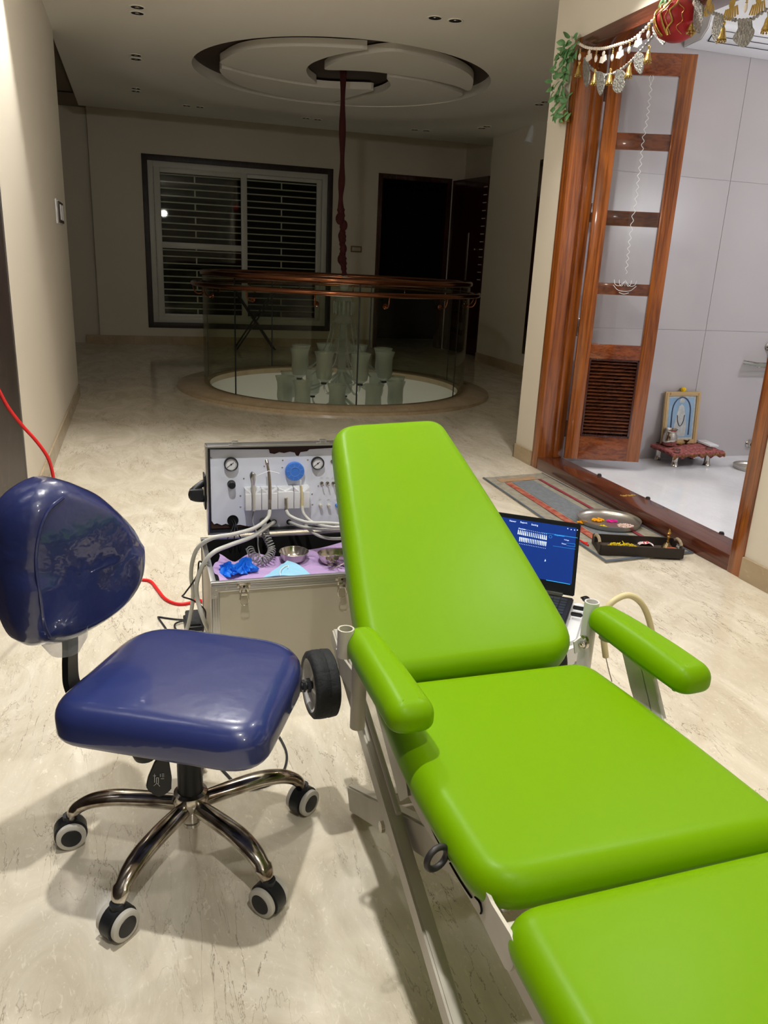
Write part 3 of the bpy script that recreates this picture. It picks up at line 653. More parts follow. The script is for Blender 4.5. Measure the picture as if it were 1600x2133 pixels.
# lever paddle
b = BM(); yv = 1.375
pts = [(333, 1574), (322, 1588), (308, 1620), (304, 1640), (310, 1650), (320, 1655), (328, 1661), (336, 1660), (345, 1652), (357, 1647), (358, 1620), (353, 1590), (345, 1574)]
prism(b, [ony(x, y, yv) for x, y in pts], (0, .007, 0), bev=.002); lv = obj('height_lever', b, M_black, st)
b = BM(); cyl(b, ony(340, 1572, yv+.003), V((HX, HY, .318)), .005); obj('lever_rod', b, M_blackm, lv)
def sym(pp, r=.0011):
    for a, c2 in pp: tube(b, [ony(a[0], a[1], yv-.0012), ony(c2[0], c2[1], yv-.0012)], .0006, 5, 1)
b = BM(); sym([((322, 1612), (322, 1630)), ((326, 1620), (326, 1632)), ((326, 1620), (330, 1620)), ((330, 1620), (330, 1632)), ((326, 1632), (320, 1637)), ((328, 1632), (333, 1638)), ((334, 1612), (334, 1618)), ((337, 1612), (342, 1612)), ((337, 1615), (342, 1615)), ((337, 1618), (342, 1618)), ((335, 1622), (342, 1622)), ((319, 1616), (325, 1616))]); obj('lever_icons', b, M_white, lv)
# star base
b = BM(); lathe(b, [(.03, .075), (.034, .10), (.040, .125), (.036, .138), (.028, .142)], (HX, HY, 0), 28); lathe(b, [(.0, .052), (.018, .052), (.018, .075), (.03, .076)], (HX, HY, 0), 20); obj('hub', b, M_chrome, st)
legs = [(165.7, (.12, -1)), (-125.2, (.65, -.75)), (-59.2, (-.75, -.65)), (11, (.6, -.8)), (86, (.9, .4))]
for ang, ax in legs:
    a = math.radians(ang); e = V((math.cos(a), math.sin(a), 0)); s = V((-e.y, e.x, 0)); R_ = .264; o0 = V((HX, HY, 0))
    pp = crom([o0+e*.025+V((0, 0, .108)), o0+e*.09+V((0, 0, .116)), o0+e*.16+V((0, 0, .120)), o0+e*.215+V((0, 0, .110)), o0+e*.25+V((0, 0, .088)), o0+e*(R_-.004)+V((0, 0, .066))], 7)
    b = BM(); rings = []; m = len(pp)
    for i, p in enumerate(pp):
        d = (pp[min(i+1, m-1)]-pp[max(i-1, 0)]).normalized(); n_ = s.cross(d); tt = i/(m-1); ww = .016+.006*math.sin(PI*min(1, tt*1.3)) if tt < .77 else .020-.008*(tt-.77)/.23; hh = .019-.007*tt
        rings.append([p+s*(ww*math.cos(q))+n_*(hh*math.sin(q)) for q in [2*PI*k/16 for k in range(16)]])
    loft(b, rings); lg = obj('leg', b, M_chrome, st, smooth=60)
    ax = V((ax[0], ax[1], 0)).normalized(); cc_ = o0+e*R_; cz = V((cc_.x, cc_.y, .0315)); bck = ax.cross(V((0, 0, 1)))
    b = BM(); cyl(b, cc_+V((0, 0, .045)), cc_+V((0, 0, .074)), .015, .0135, 16)
    # hood: half-round shell around the wheel centre
    rings = []
    for i in range(19):
        q = math.radians(-35+i*250/18); rr_ = .0345
        pnt = cz+bck*(rr_*math.cos(q))+V((0, 0, rr_*math.sin(q))); pin = cz+bck*(.022*math.cos(q))+V((0, 0, .022*math.sin(q)))
        rings.append([pin-ax*.015, pnt-ax*.013, pnt+ax*.013, pin+ax*.015])
    loft(b, rings); cyl(b, cz-ax*.016, cz+ax*.016, .023, seg=24); ch_ = obj('caster', b, M_black, st)
    for sg in (-1, 1):
        b = BM(); lathe(b, [(.018, .0135), (.027, .0135), (.0305, .0165), (.031, .021), (.0305, .0255), (.027, .0275), (.021, .0275), (.021, .0262)], cz, 36, axis=ax*sg); w_ = obj('wheel', b, M_grey, st)
        b = BM(); lathe(b, [(.0215, .0262), (.020, .0285), (.008, .0292), (.0001, .0292)], cz, 30, axis=ax*sg); obj('wheel_cap', b, M_black, w_)

# ================================================================== DENTAL CHAIR
dc = thing('dental_chair', 'folding dental chair with lime green cushions on cream steel frame', 'dental chair', (.63, 1.0, 0))
b = BM(); ol = roundpoly([(.392, 1.242), (.372, 1.0), (.386, .714), (.902, .714), (.878, 1.0), (.846, 1.242)], [.035, .3, .075, .06, .3, .055])
cushion(b, ol, (0, 0, .505), (1, 0, 0), (0, 1, 0), (0, 0, 1), .062, .034, dome=.006, und=.8); obj('seat_cushion', b, M_lime, dc, smooth=60)
ra = math.radians(25); bu = V((0, math.cos(ra), math.sin(ra))); bnn = V((0, -math.sin(ra), math.cos(ra))); bo = V((0, 1.222, .522))
ol = roundpoly([(.385, .004), (.838, .010), (.826, .28), (.800, .56), (.775, .815), (.468, .79), (.420, .42), (.388, .15)], [.035, .09, .25, .25, .055, .07, .3, .2])
b = BM(); cushion(b, ol, bo, (1, 0, 0), bu, bnn, .075, .030, dome=.010, und=.7); obj('backrest_cushion', b, M_lime, dc, smooth=60)
fa = math.radians(3); fu = V((0, -math.cos(fa), -math.sin(fa))); fn = V((0, -math.sin(fa), math.cos(fa)))
ol = roundpoly([(.404, .0), (.91, -.01), (.92, .5), (.415, .5)], [.06, .06, .08, .08])
b = BM(); cushion(b, ol, (-.010, .697, .500), (1, 0, 0), fu, fn, .064, .036, dome=.008, und=.8); obj('footrest_cushion', b, M_lime, dc, smooth=60)
# armrests
for sx, x0, x1, y0, y1 in ((-1, .376, .386, 1.302, .992), (1, .893, .917, 1.295, .995)):
    d = V((x1-x0, y1-y0, 0)); L_ = d.length; d.normalize(); sd = V((-d.y, d.x, 0))
    ol = roundpoly([(0, -.032), (0, .032), (L_*.5, .039), (L_, .040), (L_, -.040), (L_*.5, -.039)], [.036, .036, .3, .034, .034, .3])
    b = BM(); cushion(b, ol, (x0, y0, .597), d, sd, (0, 0, 1), .048, .026, dome=.006, und=.5)
    am = obj('armrest', b, M_lime, dc, smooth=60)
    b = BM(); random.seed(3)
    for k in range(9): ball(b, V((x1, y1, 0))-d*(.016+.004*random.random()+.012*abs(k-4)/4)+sd*(-.028+.007*k)+V((0, 0, .551+.003*random.random())), .0068, 8, sc=(1, 1, .8))
    obj('gathered_hem', b, M_lime, am)
    b = BM(); box(b, (x0-.015, 1.07, .545), (x0+.018, 1.26, .552), .001); obj('mount_plate', b, M_cream, am)
# arm uprights (tapering steel channel)
def platepx(bm, X, pts, w, bev=.003): prism(bm, [onx(x, y, X) for x, y in pts], (w, 0, 0), bev=bev)
b = BM(); platepx(b, .395, [(762, 1395), (826, 1482), (850, 1658), (833, 1669)], .004, 0)
q = [onx(x, y, .395) for x, y in [(826, 1482), (850, 1658)]]
prism(b, [q[0], q[1], q[1]+V((.030, 0, 0)), q[0]+V((.030, 0, 0))], (0, .004, .001)); q = [onx(x, y, .395) for x, y in [(762, 1395), (833, 1669)]]
obj('arm_upright', b, M_cream, dc)
b = BM(); prism(b, [onx(x, y, .90) for x, y in [(1285, 1312), (1345, 1350), (1378, 1490), (1388, 1540), (1345, 1540), (1313, 1432)]], (.004, 0, 0))
q = [onx(x, y, .90) for x, y in [(1326, 1345), (1362, 1500)]]; prism(b, [q[0], q[1], q[1]+V((.028, 0, 0)), q[0]+V((.028, 0, 0))], (0, .004, 0))
obj('arm_upright', b, M_creamw, dc)
# hinge posts
b = BM(); cyl(b, (.366, 1.25, .405), (.366, 1.25, .556), .0145, seg=24); obj('hinge_post', b, M_cream, dc)
b = BM(); lathe(b, [(.0125, .035), (.0125, .0), (.0158, .0), (.0158, .056), (.0125, .056), (.0125, .01)], (.344, 1.275, .546), 24); obj('socket_tube', b, M_cream, dc)
b = BM(); lathe(b, [(.0001, .30), (.0145, .30), (.0155, .31), (.0155, .598), (.0125, .598), (.0125, .56), (.0001, .56)], (.882, 1.302, 0), 24); obj('hinge_post', b, M_creamw, dc)
b = BM(); cyl(b, (.908, 1.262, .53), (.908, 1.262, .556), .022, seg=20); obj('pivot_boss', b, M_cream, dc)
# bracket with bolt, right
b = BM(); prism(b, [ony(x, y, 1.275) for x, y in [(1196, 1338), (1211, 1327), (1222, 1340), (1219, 1352), (1198, 1362)]], (0, .004, 0)); br = obj('hinge_bracket', b, M_creamw, dc)
b = BM(); p = ony(1211, 1341, 1.272); cyl(b, p-V((0, .010, 0)), p+V((0, .002, 0)), .0035); cyl(b, p-V((0, .004, 0)), p, .0065, seg=6); cyl(b, p+V((.008, .006, 0)), p+V((.014, .006, 0)), .014, seg=16); obj('bolt', b, M_steel, br)
# legs: scissor pairs of box tube
for sx, xo, xi in ((-1, .392, .412), (1, .865, .845)):
    p0 = V((0, 1.60, .425)); p1 = V((0, .36, .012)); w2 = .038
    b = BM(); 
    xm = xo-sx*(.0175)
    bar(b, V((xm, p0.y, p0.z)), V((xm, p1.y, p1.z)), .026, .042, side=(1, 0, 0), bev=.004); l1 = obj('leg', b, M_cream, dc)
    if sx < 0:
        p = onx(795, 1722, xm-.0135); b = BM(); cyl(b, p-V((.003, 0, 0)), p+V((.004, 0, 0)), .011, seg=18); obj('pivot_bolt', b, M_steel, l1)
        b = BM(); tube(b, [V((xm+.004, 1.58, .452)), V((xm+.004, 1.12, .298))], .006, 10, 1); obj('guide_rod', b, M_cream, l1)
    xm2 = xo-sx*(.050); b = BM()
    A2, B2 = V((xm2, 1.515, .030)), V((xm2, .74, .475)); bar(b, A2, B2, .028, .060, bev=.004); obj('leg', b, M_cream, dc)
for p0, p1, s in (((.39, .375, .02), (.87, .375, .02), .04), ((.44, 1.49, .035), (.83, 1.49, .035), .035), ((.40, 1.56, .415), (.86, 1.56, .415), .03), ((.41, 1.235, .435), (.86, 1.235, .435), .03)):
    b = BM(); bar(b, p0, p1, s*.8, s, side=(0, 1, 0), bev=.003); obj('crossbar', b, M_cream, dc)
# slotted seat rails
rp = [onx(x, y, .400) for x, y in [(847, 1650), (878, 1712), (905, 1755), (933, 1800), (997, 1905), (1052, 2018), (1062, 2024), (1068, 2015), (1075, 1975), (1062, 1945), (1024, 1883), (985, 1800), (930, 1700), (880, 1600)]]
b = BM(); prism(b, rp, (.005, 0, 0)); sr_ = obj('seat_rail', b, M_cream, dc)
b = BM(); prism(b, [V((.862, p.y, p.z)) for p in rp], (.005, 0, 0)); obj('seat_rail', b, M_cream, dc)
for cpts in ([(938, 1797), (952, 1822), (968, 1848), (983, 1870)], [(990, 1868), (1000, 1880), (1004, 1895), (1002, 1903)], [(883, 1676), (884, 1690), (893, 1706), (904, 1716)], [(918, 1742), (922, 1734)], [(901, 1727), (908, 1742), (916, 1757)]):
    b = BM(); tube(b, [onx(x, y, .3993) for x, y in cpts], .0021, 6, 5, flat=.5); obj('slot', b, M_blk_hole, sr_)
b = BM(); c_ = onx(910, 1787, .365); 
tube(b, [c_+V((.17*0, 0, 0))+V((math.cos(q)*.017, math.cos(q)*.006, math.sin(q)*.017)) for q in [2*PI*k/20 for k in range(20)]], .0048, 10, 1, closed=True, smooth=False)
cyl(b, c_+V((.018, 0, 0)), c_+V((.04, .004, .0)), .0075, seg=14); cyl(b, c_+V((.024, 0, 0)), c_+V((.030, 0, 0)), .012, seg=6); obj('eye_bolt', b, mat('oxide_steel', (70, 68, 68), .5, metal=.7), dc)
b = BM(); bar(b, (.412, .69, .425), (.424, .17, .398), .006, .04, bev=.001); obj('footrest_rail', b, M_cream, dc)
b = BM(); bar(b, (.90, .69, .425), (.90, .17, .398), .006, .04, bev=.001); obj('footrest_rail', b, M_cream, dc)
b = BM(); cyl(b, (.41, .690, .455), (.88, .690, .455), .011, seg=16); obj('hinge_rod', b, M_cream, dc)
# backrest frame under cushion
for xx in (.54, .70):
    b = BM(); q0 = bo+V((xx, 0, 0))-bnn*.085+bu*.02; bar(b, q0, q0+bu*.62, .025, .018, bev=.002); obj('backrest_rail', b, M_cream, dc)
# side bracket next to the wheel (left)
b = BM(); prism(b, [onx(x, y, .385) for x, y in [(699, 1350), (709, 1364), (742, 1408), (748, 1450), (728, 1440), (707, 1405)]], (.005, 0, 0), bev=.001); obj('side_bracket', b, M_cream, dc)
# transport wheels
for sx, xc in ((-1, .352), (1, .915)):
    wc = V((xc, 1.515, .350)); b = BM(); ax = V((sx, -.06, 0)).normalized()
    lathe(b, [(.045, -.030), (.068, -.030), (.075, -.026), (.0765, -.010), (.0750, -.007), (.0765, -.004), (.0765, .010), (.075, .021), (.068, .026), (.060, .026)], wc, 40, axis=ax); wh = obj('wheel', b, M_rubber, dc, smooth=50)
    b = BM(); lathe(b, [(.0665, .0255), (.058, .023), (.050, .010), (.030, .006), (.018, .016), (.0001, .018)], wc, 36, axis=ax); lathe(b, [(.066, -.022), (.01, -.02)], wc, 24, axis=ax); obj('wheel_disc', b, M_creamw, wh)
    b = BM(); cyl(b, wc+ax*.014, wc+ax*.045, .009, seg=12); cyl(b, wc+ax*.022, wc+ax*.030, .016, seg=6); cyl(b, wc+ax*.034, wc+ax*.040, .014, seg=6); cyl(b, wc-ax*.045, wc, .009, seg=12); obj('axle', b, M_black, wh)
# silicone suction tube hung behind the right armrest
b = BM(); y0 = 1.36
tube(b, [ony(x, y, y0) for x, y in [(1262, 1368), (1258, 1335), (1256, 1300), (1264, 1268), (1284, 1248), (1310, 1240), (1334, 1254), (1350, 1284), (1360, 1330), (1362, 1370), (1356, 1396)]], .0072, 12, 6)
sx_ = tag(obj('suction_tube', b, M_tube, None), 'yellowish rubber tube arching up behind the right green armrest', 'tube')
b = BM(); tube(b, [ony(1262, 1368, y0), ony(1268, 1395, y0-.02), ony(1275, 1420, y0-.04)], .0012, 6, 4); obj('wire_tip', b, M_steel, sx_)

# ================================================================== INSTRUMENT CASE
CX0, CX1, CY0, CY1, CZ = .176, .77, 2.205, 2.61, .32
cs = thing('dental_unit_case', 'open aluminium flight case holding a portable dental unit panel', 'case', ((CX0+CX1)/2, (CY0+CY1)/2, 0))
b = BM(); box(b, (CX0, CY0, .008), (CX1, CY1, .21)); th = .012
box(b, (CX0, CY0, .21), (CX1, CY0+th, CZ)); box(b, (CX0, CY1-th, .21), (CX1, CY1, CZ)); box(b, (CX0, CY0+th, .21), (CX0+th, CY1-th, CZ)); box(b, (CX1-th, CY0+th, .21), (CX1, CY1-th, CZ))
body = obj('case_body', b, M_panel, cs, smooth=0)
b = BM(); i = .0125
box(b, (CX0+i, CY0+i, .2105), (CX1-i, CY0+i+.002, CZ-.004)); box(b, (CX0+i, CY1-i-.002, .2105), (CX1-i, CY1-i, CZ-.004)); box(b, (CX0+i, CY0+i, .2105), (CX0+i+.002, CY1-i, CZ-.004)); box(b, (CX1-i-.002, CY0+i, .2105), (CX1-i, CY1-i, CZ-.004)); box(b, (CX0+i, CY0+i, .2102), (CX1-i, CY1-i, .212)); obj('lining', b, M_blk_hole, body, smooth=0)
b = BM()
for lo, hi in (((CX0-.003, CY0-.003, CZ-.006), (CX1+.003, CY0+.013, CZ+.002)), ((CX0-.003, CY1-.013, CZ-.006), (CX1+.003, CY1+.002, CZ+.002)), ((CX0-.003, CY0+.013, CZ-.006), (CX0+.013, CY1-.013, CZ+.002)), ((CX1-.013, CY0+.013, CZ-.006), (CX1+.003, CY1-.013, CZ+.002)),
               ((CX0-.003, CY0-.003, CZ-.03), (CX1+.003, CY0, CZ-.006)), ((CX0-.003, CY0-.003, .0), (CX0+.022, CY0-.0005, CZ-.03)), ((CX0-.003, CY0-.003, .0), (CX0-.0005, CY0+.022, CZ-.006)), ((CX1-.022, CY0-.003, 0), (CX1+.003, CY0-.0005, CZ-.03)), ((CX0-.003, CY0-.003, 0), (CX1+.003, CY0-.0005, .022)), ((CX0-.003, CY1-.02, 0), (CX0-.0005, CY1, CZ-.006))):
    box(b, lo, hi, .001)
for k in range(3): box(b, (CX0+.002+.007*k, CY0-.0045, .02), (CX0+.004+.007*k, CY0-.003, CZ-.03)); box(b, (CX0, CY0-.0045, CZ-.012-.007*k), (CX1, CY0-.003, CZ-.010-.007*k))
obj('edge_trim', b, M_alu, body)
for xc, sg in ((CX0, 1), (CX1, -1)):
    b = BM(); q = [(0, 0), (.052, 0), (.052, -.016), (.022, -.018), (.018, -.040), (0, -.040)]
    prism(b, [V((xc-sg*.004+sg*u, CY0-.007, CZ-.008+z)) for u, z in q], (0, .003, 0), bev=.0006)
    for u, z in ((.012, -.010), (.040, -.008), (.010, -.030)): ball(b, (xc+sg*u, CY0-.0075, CZ-.008+z), .0032, 8, sc=(1, .4, 1))
    obj('corner_bracket', b, M_alu, body)
for px in (508, 711):
    p = ony(px, 1232, CY0-.006); b = BM()
    box(b, (p.x-.020, p.y-.001, CZ-.018), (p.x+.020, p.y+.003, CZ-.002), .001); box(b, (p.x-.014, p.y-.006, CZ-.032), (p.x+.014, p.y+.002, CZ-.006), .002)
    box(b, (p.x-.010, p.y-.014, CZ-.040), (p.x+.010, p.y-.004, CZ-.026), .003)
    tube(b, [(p.x-.008, p.y-.008, CZ-.036), (p.x-.013, p.y-.010, CZ-.055), (p.x-.008, p.y-.009, CZ-.071), (p.x+.008, p.y-.009, CZ-.071), (p.x+.013, p.y-.010, CZ-.055), (p.x+.008, p.y-.008, CZ-.036)], .0012, 6, 5)
    obj('latch', b, M_steel, body)
    b = BM(); cyl(b, (p.x, p.y-.0068, CZ-.013), (p.x, p.y-.006, CZ-.013), .0035, seg=10); obj('keyhole', b, M_blk_hole, body)
# lid -----------------------------------------------------------------------------
LY = 2.605; lt = ony(427, 929, LY); LX0 = lt.x+.002; LZ1 = lt.z; LX1 = LX0+.585; LZ0 = .335
b = BM(); rectframe(b, LX0, LX1, LZ0, LZ1, .0055, LY-.01, LY+.045, .001); box(b, (LX0, LY+.04, LZ0), (LX1, LY+.045, LZ1))
lid = obj('lid', b, M_alu, cs)
b = BM(); rectframe(b, LX0+.0057, LX1-.0057, LZ0+.0057, LZ1-.0057, .005, LY-.004, LY+.035, 0); obj('lid_seal', b, M_black, lid)
for px in (490, 673):
    p = ony(px, 924, LY); b = BM(); box(b, (p.x-.022, LY-.006, LZ1+.0003), (p.x+.022, LY+.02, LZ1+.004), .001); box(b, (p.x-.010, LY-.008, LZ1+.004), (p.x+.010, LY+.016, LZ1+.013), .002); obj('latch_keeper', b, M_alu, lid)
b = BM(); hx = LX0; hz = ony(430, 1022, LY+.05).z
tube(b, [(hx-.001, LY+.05, hz+.028), (hx-.012, LY+.04, hz+.028), (hx-.045, LY+.02, hz+.008), (hx-.045, LY+.02, hz-.014), (hx-.012, LY+.04, hz-.026), (hx-.001, LY+.05, hz-.026)], .012, 10, 4)
box(b, (hx-.006, LY+.02, hz-.06), (hx-.0005, LY+.08, hz+.06), .002); box(b, (hx-.056, LY+.0, hz-.020), (hx-.01, LY+.03, hz+.018), .006); obj('carry_handle', b, M_black, lid)
# control panel sheet: laminate with torn edges over brown board
PY = LY+.012
b = BM(); box(b, (LX0+.014, PY+.003, LZ0+.014), (LX1-.014, PY+.006, LZ1-.014)); obj('backing_board', b, M_torn, cs, smooth=0)
random.seed(5)
def jag(x0, z0, x1, z1, n, amp): return [(x0+(x1-x0)*k/n+random.uniform(-amp, amp)*(z1 != z0), z0+(z1-z0)*k/n+random.uniform(-amp, amp)) for k in range(1, n)]
x0, x1, z0, z1 = LX0+.015, LX1-.015, LZ0+.016, LZ1-.015
T = lambda px, py: (lambda p: (p.x, p.z))(ony(px, py, PY))
top = [(x0, z1), T(560, 936), T(562, 944), T(572, 946), T(582, 942), T(592, 944), T(604, 941), T(614, 943), T(617, 949), T(622, 950), T(626, 942), T(640, 940), T(645, 936), (x1, z1)]
bot = [(x1, z0+.012), T(700, 1108), T(640, 1101), T(612, 1096), T(605, 1099), T(590, 1101), T(575, 1099), T(560, 1099), T(545, 1093), T(520, 1097), T(500, 1093), T(484, 1095), T(470, 1091), T(462, 1094), T(452, 1090), T(446, 1092), T(440, 1084), (x0, T(436, 1085)[1])]
b = BM(); prism(b, [V((x, PY, z)) for x, z in top+bot], (0, .0025, 0)); cp = obj('control_panel', b, M_ctrl, cs, smooth=0)
def pp_(px, py, dy=0): p = ony(px, py, PY); return V((p.x, PY-dy, p.z))
ay = (0, -1, 0)
for px, py, r in ((481, 966, 14.5), (661, 964, 14.0)):
    p = pp_(px, py); rr_ = r*.00165; b = BM(); lathe(b, [(rr_*.99, 0), (rr_, .012), (rr_*.93, .0145), (rr_*.84, .013), (rr_*.82, .009)], p, 32, axis=ay); g_ = obj('pressure_gauge', b, M_black, cs)
    b = BM(); lathe(b, [(rr_*.83, .0092), (.0001, .0092)], p, 28, axis=ay); obj('dial_face', b, M_white, g_, smooth=0)
    b = BM(); q = p+V((0, -.0098, 0)); bar(b, q+V((-rr_*.55, 0, -rr_*.42)), q+V((rr_*.35, 0, rr_*.26)), .0006, .0014, side=(0, 1, 0), bev=0); cyl(b, q, q-V((0, .001, 0)), .0028, seg=10)
    for k in range(25):
        a = math.radians(-225-0+k*270/24+180+45+0); a = math.radians(225-k*270/24); e = V((math.cos(a), 0, math.sin(a)))
        bar(b, q+e*rr_*(.62 if k % 6 == 0 else .68), q+e*rr_*.76, .0004, .0006, side=(0, 1, 0), bev=0)
    obj('needle_and_scale', b, M_black, g_, smooth=0)
p = pp_(482, 1008); b = BM(); lathe(b, [(.014, 0), (.014, .003), (.0125, .004), (.0125, .020), (.0105, .022), (.0001, .0225)], p, 28, axis=ay); kn = obj('regulator_knob', b, M_black, cs)
p = pp_(613, 980); b = BM(); lathe(b, [(.030, 0), (.033, .003), (.0335, .014), (.031, .018), (.017, .0185), (.0165, .0175), (.0001, .0178)], p, 40, axis=ay); bk_ = obj('bottle_cap_knob', b, M_blueknob, cs)
b = BM(); q = p+V((0, -.0186, 0))
for k in range(9): a = 2*PI*k/9+.3; e = V((math.cos(a), 0, math.sin(a))); bar(b, q+e*.019, q+e*.030, .0006, .0009, side=(0, 1, 0), bev=0)
tube(b, [q+V((.0165*math.cos(2*PI*k/24), 0, .0165*math.sin(2*PI*k/24))) for k in range(24)], .0006, 6, 1, closed=True, smooth=False); obj('raised_marks', b, M_bluelt, bk_)
def toggle(px, py, m=M_steel):
    p = pp_(px, py); b = BM(); lathe(b, [(.0068, 0), (.0068, .003), (.0045, .0035), (.0045, .006)], p, 14, axis=ay); cyl(b, p+V((0, -.005, 0)), p+V((.002, -.020, -.002)), .0016, .0026, 10); return obj('toggle_switch', b, m, cs)
toggle(692, 961); 
for px in (670, 682, 694, 706): toggle(px, 1006.5 if px != 706 else 1007)
for px, m in ((667, M_grey), (684, M_grey), (701, M_blueknob), (718, M_blueknob)):
    p = pp_(px, 1052); b = BM(); lathe(b, [(.006, 0), (.0055, .014), (.0045, .016), (.0001, .016)], p, 16, axis=ay); obj('valve_knob', b, m, cs)
for px, py in ((440, 954), (588, 974), (589, 959), (508, 997), (501, 1033), (501, 1056), (551, 971), (650, 1029), (651, 1051), (663, 1012), (699, 1012), (641, 918+40)):
    p = pp_(px, py); b = BM(); ball(b, p, .0032, 8, sc=(1, .6, 1)); obj('screw', b, M_steel, cs)
b = BM()
for px, py in ((667, 1040), (684, 1040), (701, 1040), (670, 995), (682, 995), (694, 995)):
    c_ = pp_(px, py, .0005); tube(b, [c_+V((-.005, 0, -.001)), c_+V((0, 0, .0012)), c_+V((.005, 0, -.001))], .0004, 4, 4)
    for k in range(3): bar(b, c_+V((-.005+.0036*k, 0, -.0035)), c_+V((-.003+.0036*k, 0, -.0035)), .0003, .0012, side=(0, 1, 0), bev=0)
obj('panel_markings', b, M_grey, cs, smooth=0)
# round grommet holes
for px, py, r in ((485, 1084, .017), (556, 1089, .014), (571, 1087, .008), (602, 1087, .008), (634, 1086, .006)):
    p = pp_(px, py, .0003); b = BM(); lathe(b, [(r, 0), (.0001, .0001)], p, 24, axis=ay); lathe(b, [(r, 0), (r, .002), (r*1.15, .002), (r*1.15, 0)], p, 24, axis=ay); obj('hose_port', b, M_blk_hole, cs)
# handpiece holder: four moulded white cradles
hp = T(510, 1020); ub = ony(510, 1019, PY-.03); ur = ony(645, 1019, PY-.03); lb = ony(510, 1064, PY-.035)
hx0, hx1 = ub.x, ur.x; hz1, hz0 = ub.z, lb.z; wd = (hx1-hx0)/4
hol = []
for k in range(4):
    xa = hx0+wd*k+.0008; xb = hx0+wd*(k+1)-.0008; xm = (xa+xb)/2; b = BM(); g = .0055 if k != 2 else .0
    if g:
        for s0, s1 in ((xa, xm-g), (xm+g, xb)):
            box(b, (s0, PY-.038, hz0), (s1, PY-.004, hz1-.016), .003)
            out = s0 if s0 == xa else s1
            prism(b, [V((s0, PY-.006, hz1-.018)), V((s1, PY-.006, hz1-.018)), V((out, PY-.006, hz1)), ], (0, -.030, 0))
        box(b, (xa, PY-.008, hz0), (xb, PY-.0005, hz1), .001)
    else:
        box(b, (xa, PY-.036, hz0), (xb, PY-.0005, hz1-.013), .003); box(b, (xa, PY-.010, hz1-.02), (xb, PY-.0005, hz1), .002)
        for s in (-1, 1): prism(b, [V((xm, PY-.012, hz1-.014)), V((xm+s*wd*.46, PY-.012, hz1-.014)), V((xm+s*wd*.46, PY-.012, hz1))], (0, -.020, 0))
    obj('handpiece_cradle', b, M_white, cs)
# handpieces (resting in the cradles) -----------------------------------------------
HYp = PY-.036
t = thing('air_water_syringe', 'grey and white triple syringe with bent white tip, leftmost in the holder', 'syringe', ony(530, 1060, HYp))
b = BM(); tube(b, [ony(x, y, HYp) for x, y in ((529, 1064), (529, 1035), (527, 1008))], lambda q: .0045+.0025*q, 14, 4); obj('handle', b, M_grey, t)
b = BM(); tube(b, [ony(x, y, HYp) for x, y in ((527, 1010), (527, 1000), (526, 990), (529, 985))], lambda q: .0075+.005*math.sin(q*2.4), 14, 5, flat=.8); obj('head', b, M_alu, t)
b = BM(); tube(b, [ony(x, y, HYp-.006) for x, y in ((536, 991), (560, 981), (582, 986))], .0014, 8, 1); obj('nozzle', b, M_white, t)
b = BM(); cs_ = [ony(528, 1064, HYp+.005), ony(526, 1085, PY-.02), V((.36, 2.54, .345)), V((.360, 2.53, .31)), V((.362, 2.5, .285))]
tube(b, cs_, .0022, 8, 6)
# coil: helix along an arc lying on the cloth
arc = crom([onz(x, y, z) for x, y, z in ((520, 1142, .290), (527, 1157, .287), (545, 1168, .285), (560, 1160, .290), (566, 1146, .300), (560, 1128, .325), (553, 1112, .345), (552, 1100, .36))], 10)
hel = []; n = len(arc); turns = 24
for i in range(n*6):
    tt = i/(n*6-1)*(n-1); k = int(min(tt, n-2)); f = tt-k; p = arc[k].lerp(arc[k+1], f); d = (arc[k+1]-arc[k]).normalized(); u, v, _ = frame_from(d); a = 2*PI*turns*tt/(n-1)
    hel.append(p+u*.0125*math.cos(a)+v*.0125*math.sin(a))
tube(b, hel, .0023, 6, 1, smooth=False); cyl(b, arc[-1], V((arc[-1].x, PY-.001, arc[-1].z+.012)), .010, .012, 14); obj('coiled_hose', b, mat('coil_grey', (150, 150, 148), .45), t)
t = thing('turbine_handpiece', 'slim metal dental turbine standing in second cradle with long grey hose', 'handpiece', ony(562, 1060, HYp))
b = BM(); tube(b, [ony(x, y, HYp) for x, y in ((562, 1040), (562, 1010), (560, 985), (557, 968))], lambda q: .0065-.0022*q, 14, 5)
hd = ony(556, 963, HYp-.003); cyl(b, hd+V((0, -.008, -.004)), hd+V((0, .006, .004)), .0062, seg=16); obj('body', b, mat('bronze_steel', (170, 160, 150), .3, metal=.9), t)
b = BM(); tube(b, [ony(562, 1064, HYp), ony(562, 1038, HYp)], .0062, 14, 1); obj('coupling', b, M_steel, t)
b = BM(); tube(b, [ony(562, 1063, HYp), ony(557, 1080, 2.54), ony(530, 1100, 2.48), ony(485, 1113, 2.42), ony(445, 1120, 2.40), ony(415, 1138, 2.42), ony(402, 1165, 2.45), ony(398, 1200, 2.48), ony(402, 1235, 2.50), ony(398, 1275, 2.52), onz(385, 1318, .008), onz(350, 1345, .008)], .0068, 12, 8); obj('hose', b, M_hose, t)
t = thing('empty_hose_coupling', 'grey hose with bare steel coupling end in third cradle', 'hose', ony(596, 1060, HYp-.004))
b = BM(); tube(b, [ony(596, 1064, HYp-.004), ony(596, 1038, HYp-.004)], .0065, 16, 1); lathe(b, [(.0065, 0), (.0045, .0005), (.004, -.003)], ony(596, 1037.5, HYp-.004), 16); obj('coupling', b, M_steel, t)
b = BM(); tube(b, [ony(596, 1063, HYp-.004), ony(606, 1076, 2.54), ony(640, 1088, 2.50), ony(690, 1090, 2.47), ony(730, 1096, 2.46), V((.72, 2.45, .36)), V((.74, 2.40, .33))], .0060, 12, 8); obj('hose', b, M_hose, t)
